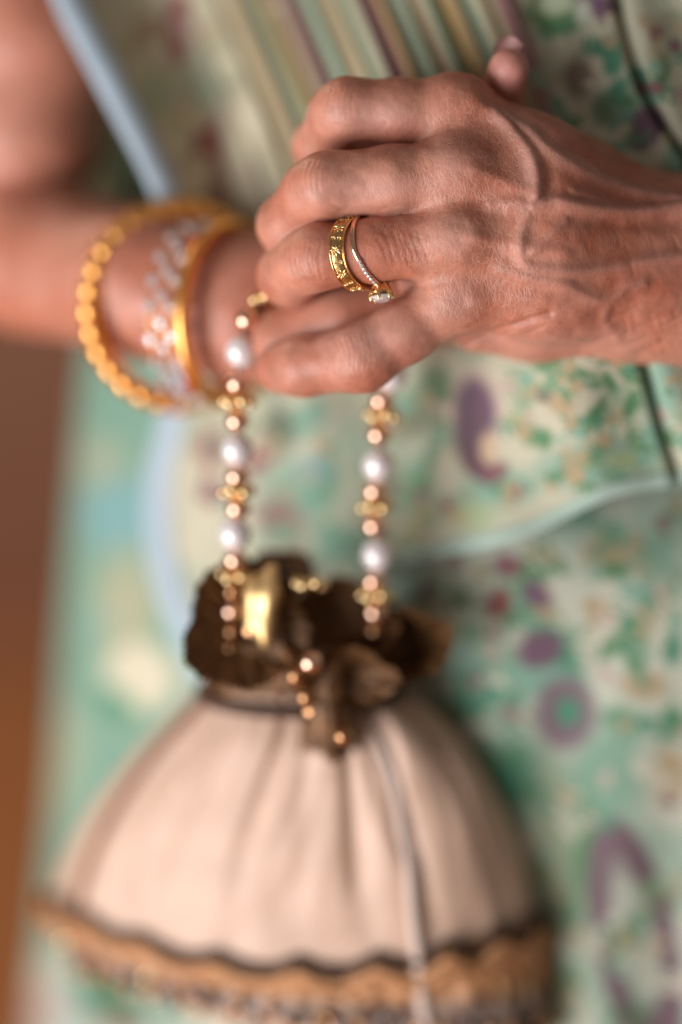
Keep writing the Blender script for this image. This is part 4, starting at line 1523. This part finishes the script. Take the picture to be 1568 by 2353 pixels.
def bead_mesh(name, r, mat, sz=1.0, nu=18, nv=11):
    v, f = ball(r, nu, nv, 1, 1, sz)
    me = bpy.data.meshes.new(name)
    me.from_pydata([tuple(a_) for a_ in v], [], [tuple(a_) for a_ in f.tolist()])
    me.polygons.foreach_set("use_smooth", np.ones(len(me.polygons), dtype=bool))
    me.materials.append(mat)
    return me


pearl_me = bead_mesh("pearl", 0.0051, MAT['pearl'])
rose_me = bead_mesh("rose_bead", 0.0039, MAT['rose'], 0.9)
bronze_me = bead_mesh("bronze_bead", 0.0032, MAT['bronze'])
sp = []
for k in range(6):
    a = 2 * math.pi * k / 6
    sp.append(ball(0.0021, 9, 6, 1, 1, 0.9, (0.0040 * math.cos(a), 0.0040 * math.sin(a), 0.0008 * (k % 2))))
sp.append(ball(0.0036, 12, 6, 1, 1, 0.5))
sv_, sf_ = merge(sp)
ros_me = bpy.data.meshes.new("gold_rosette")
ros_me.from_pydata([tuple(a_) for a_ in sv_], [], [tuple(a_) for a_ in sf_.tolist()])
ros_me.polygons.foreach_set("use_smooth", np.ones(len(ros_me.polygons), dtype=bool))
ros_me.materials.append(MAT['pale_gold'])


def put_beads(hp, items):
    pts = np.array(hp, float)
    o_ = np.argsort(pts[:, 1])
    for row, kind in items:
        x = np.interp(row, pts[o_, 1], pts[o_, 0])
        y = np.interp(row, pts[o_, 1], pts[o_, 2])
        x += random.uniform(-4, 4)
        me = {'p': pearl_me, 'r': rose_me, 'g': ros_me, 'b': bronze_me}[kind]
        mt = Matrix.Rotation(random.uniform(0, 6.28), 4, 'Z') if kind != 'g' else Matrix.Rotation(random.uniform(-.3, .3), 4, 'X') @ Matrix.Rotation(random.uniform(0, 6.28), 4, 'Z')
        mt.translation = Vector(P(x, row, y - 8))
        inst({'p': "pearl", 'r': "rose_bead", 'g': "gold_rosette", 'b': "bronze_bead"}[kind], me, handle, mt)


put_beads(HP, [(690, 'g'), (735, 'r'), (808, 'p'), (882, 'r'), (926, 'g'), (967, 'r'), (1033, 'p'), (1094, 'r'), (1132, 'g'), (1168, 'r'), (1227, 'p'), (1286, 'r'), (1324, 'g'), (1358, 'b'), (1404, 'r'), (1450, 'b'), (1488, 'b')])
put_beads(HP2, [(862, 'p'), (920, 'r'), (958, 'g'), (998, 'r'), (1068, 'p'), (1128, 'r'), (1166, 'g'), (1208, 'r'), (1275, 'p'), (1335, 'r'), (1372, 'g'), (1408, 'r'), (1450, 'b')])
for (x, y, d_, me, nm) in ((716, 1522, 42, rose_me, "rose_bead"), (682, 1552, 42, bronze_me, "bronze_bead"), (705, 1600, 42, bronze_me, "bronze_bead"), (712, 1345, 48, ros_me, "gold_rosette"), (790, 1690, 40, bronze_me, "bronze_bead")):
    mt = Matrix.Translation(Vector(P(x, y, d_)))
    inst(nm, me, pouch, mt)

sqb = sqm.copy()
sqb.materials[0] = MAT['bronze']
for k in range(15):
    x, y = random.uniform(450, 1010), random.uniform(1320, 1640)
    if (x - 720) ** 2 / 300 ** 2 + (y - 1470) ** 2 / 170 ** 2 > 1:
        continue
    mt = rot_to((random.uniform(-.7, .2), -1, random.uniform(-.5, .4))) @ Matrix.Scale(random.uniform(0.5, 0.9), 4)
    mt.translation = Vector(P(x, y, 47 + random.uniform(-3, 3)))
    inst("sequin", sqb, pouch, mt)
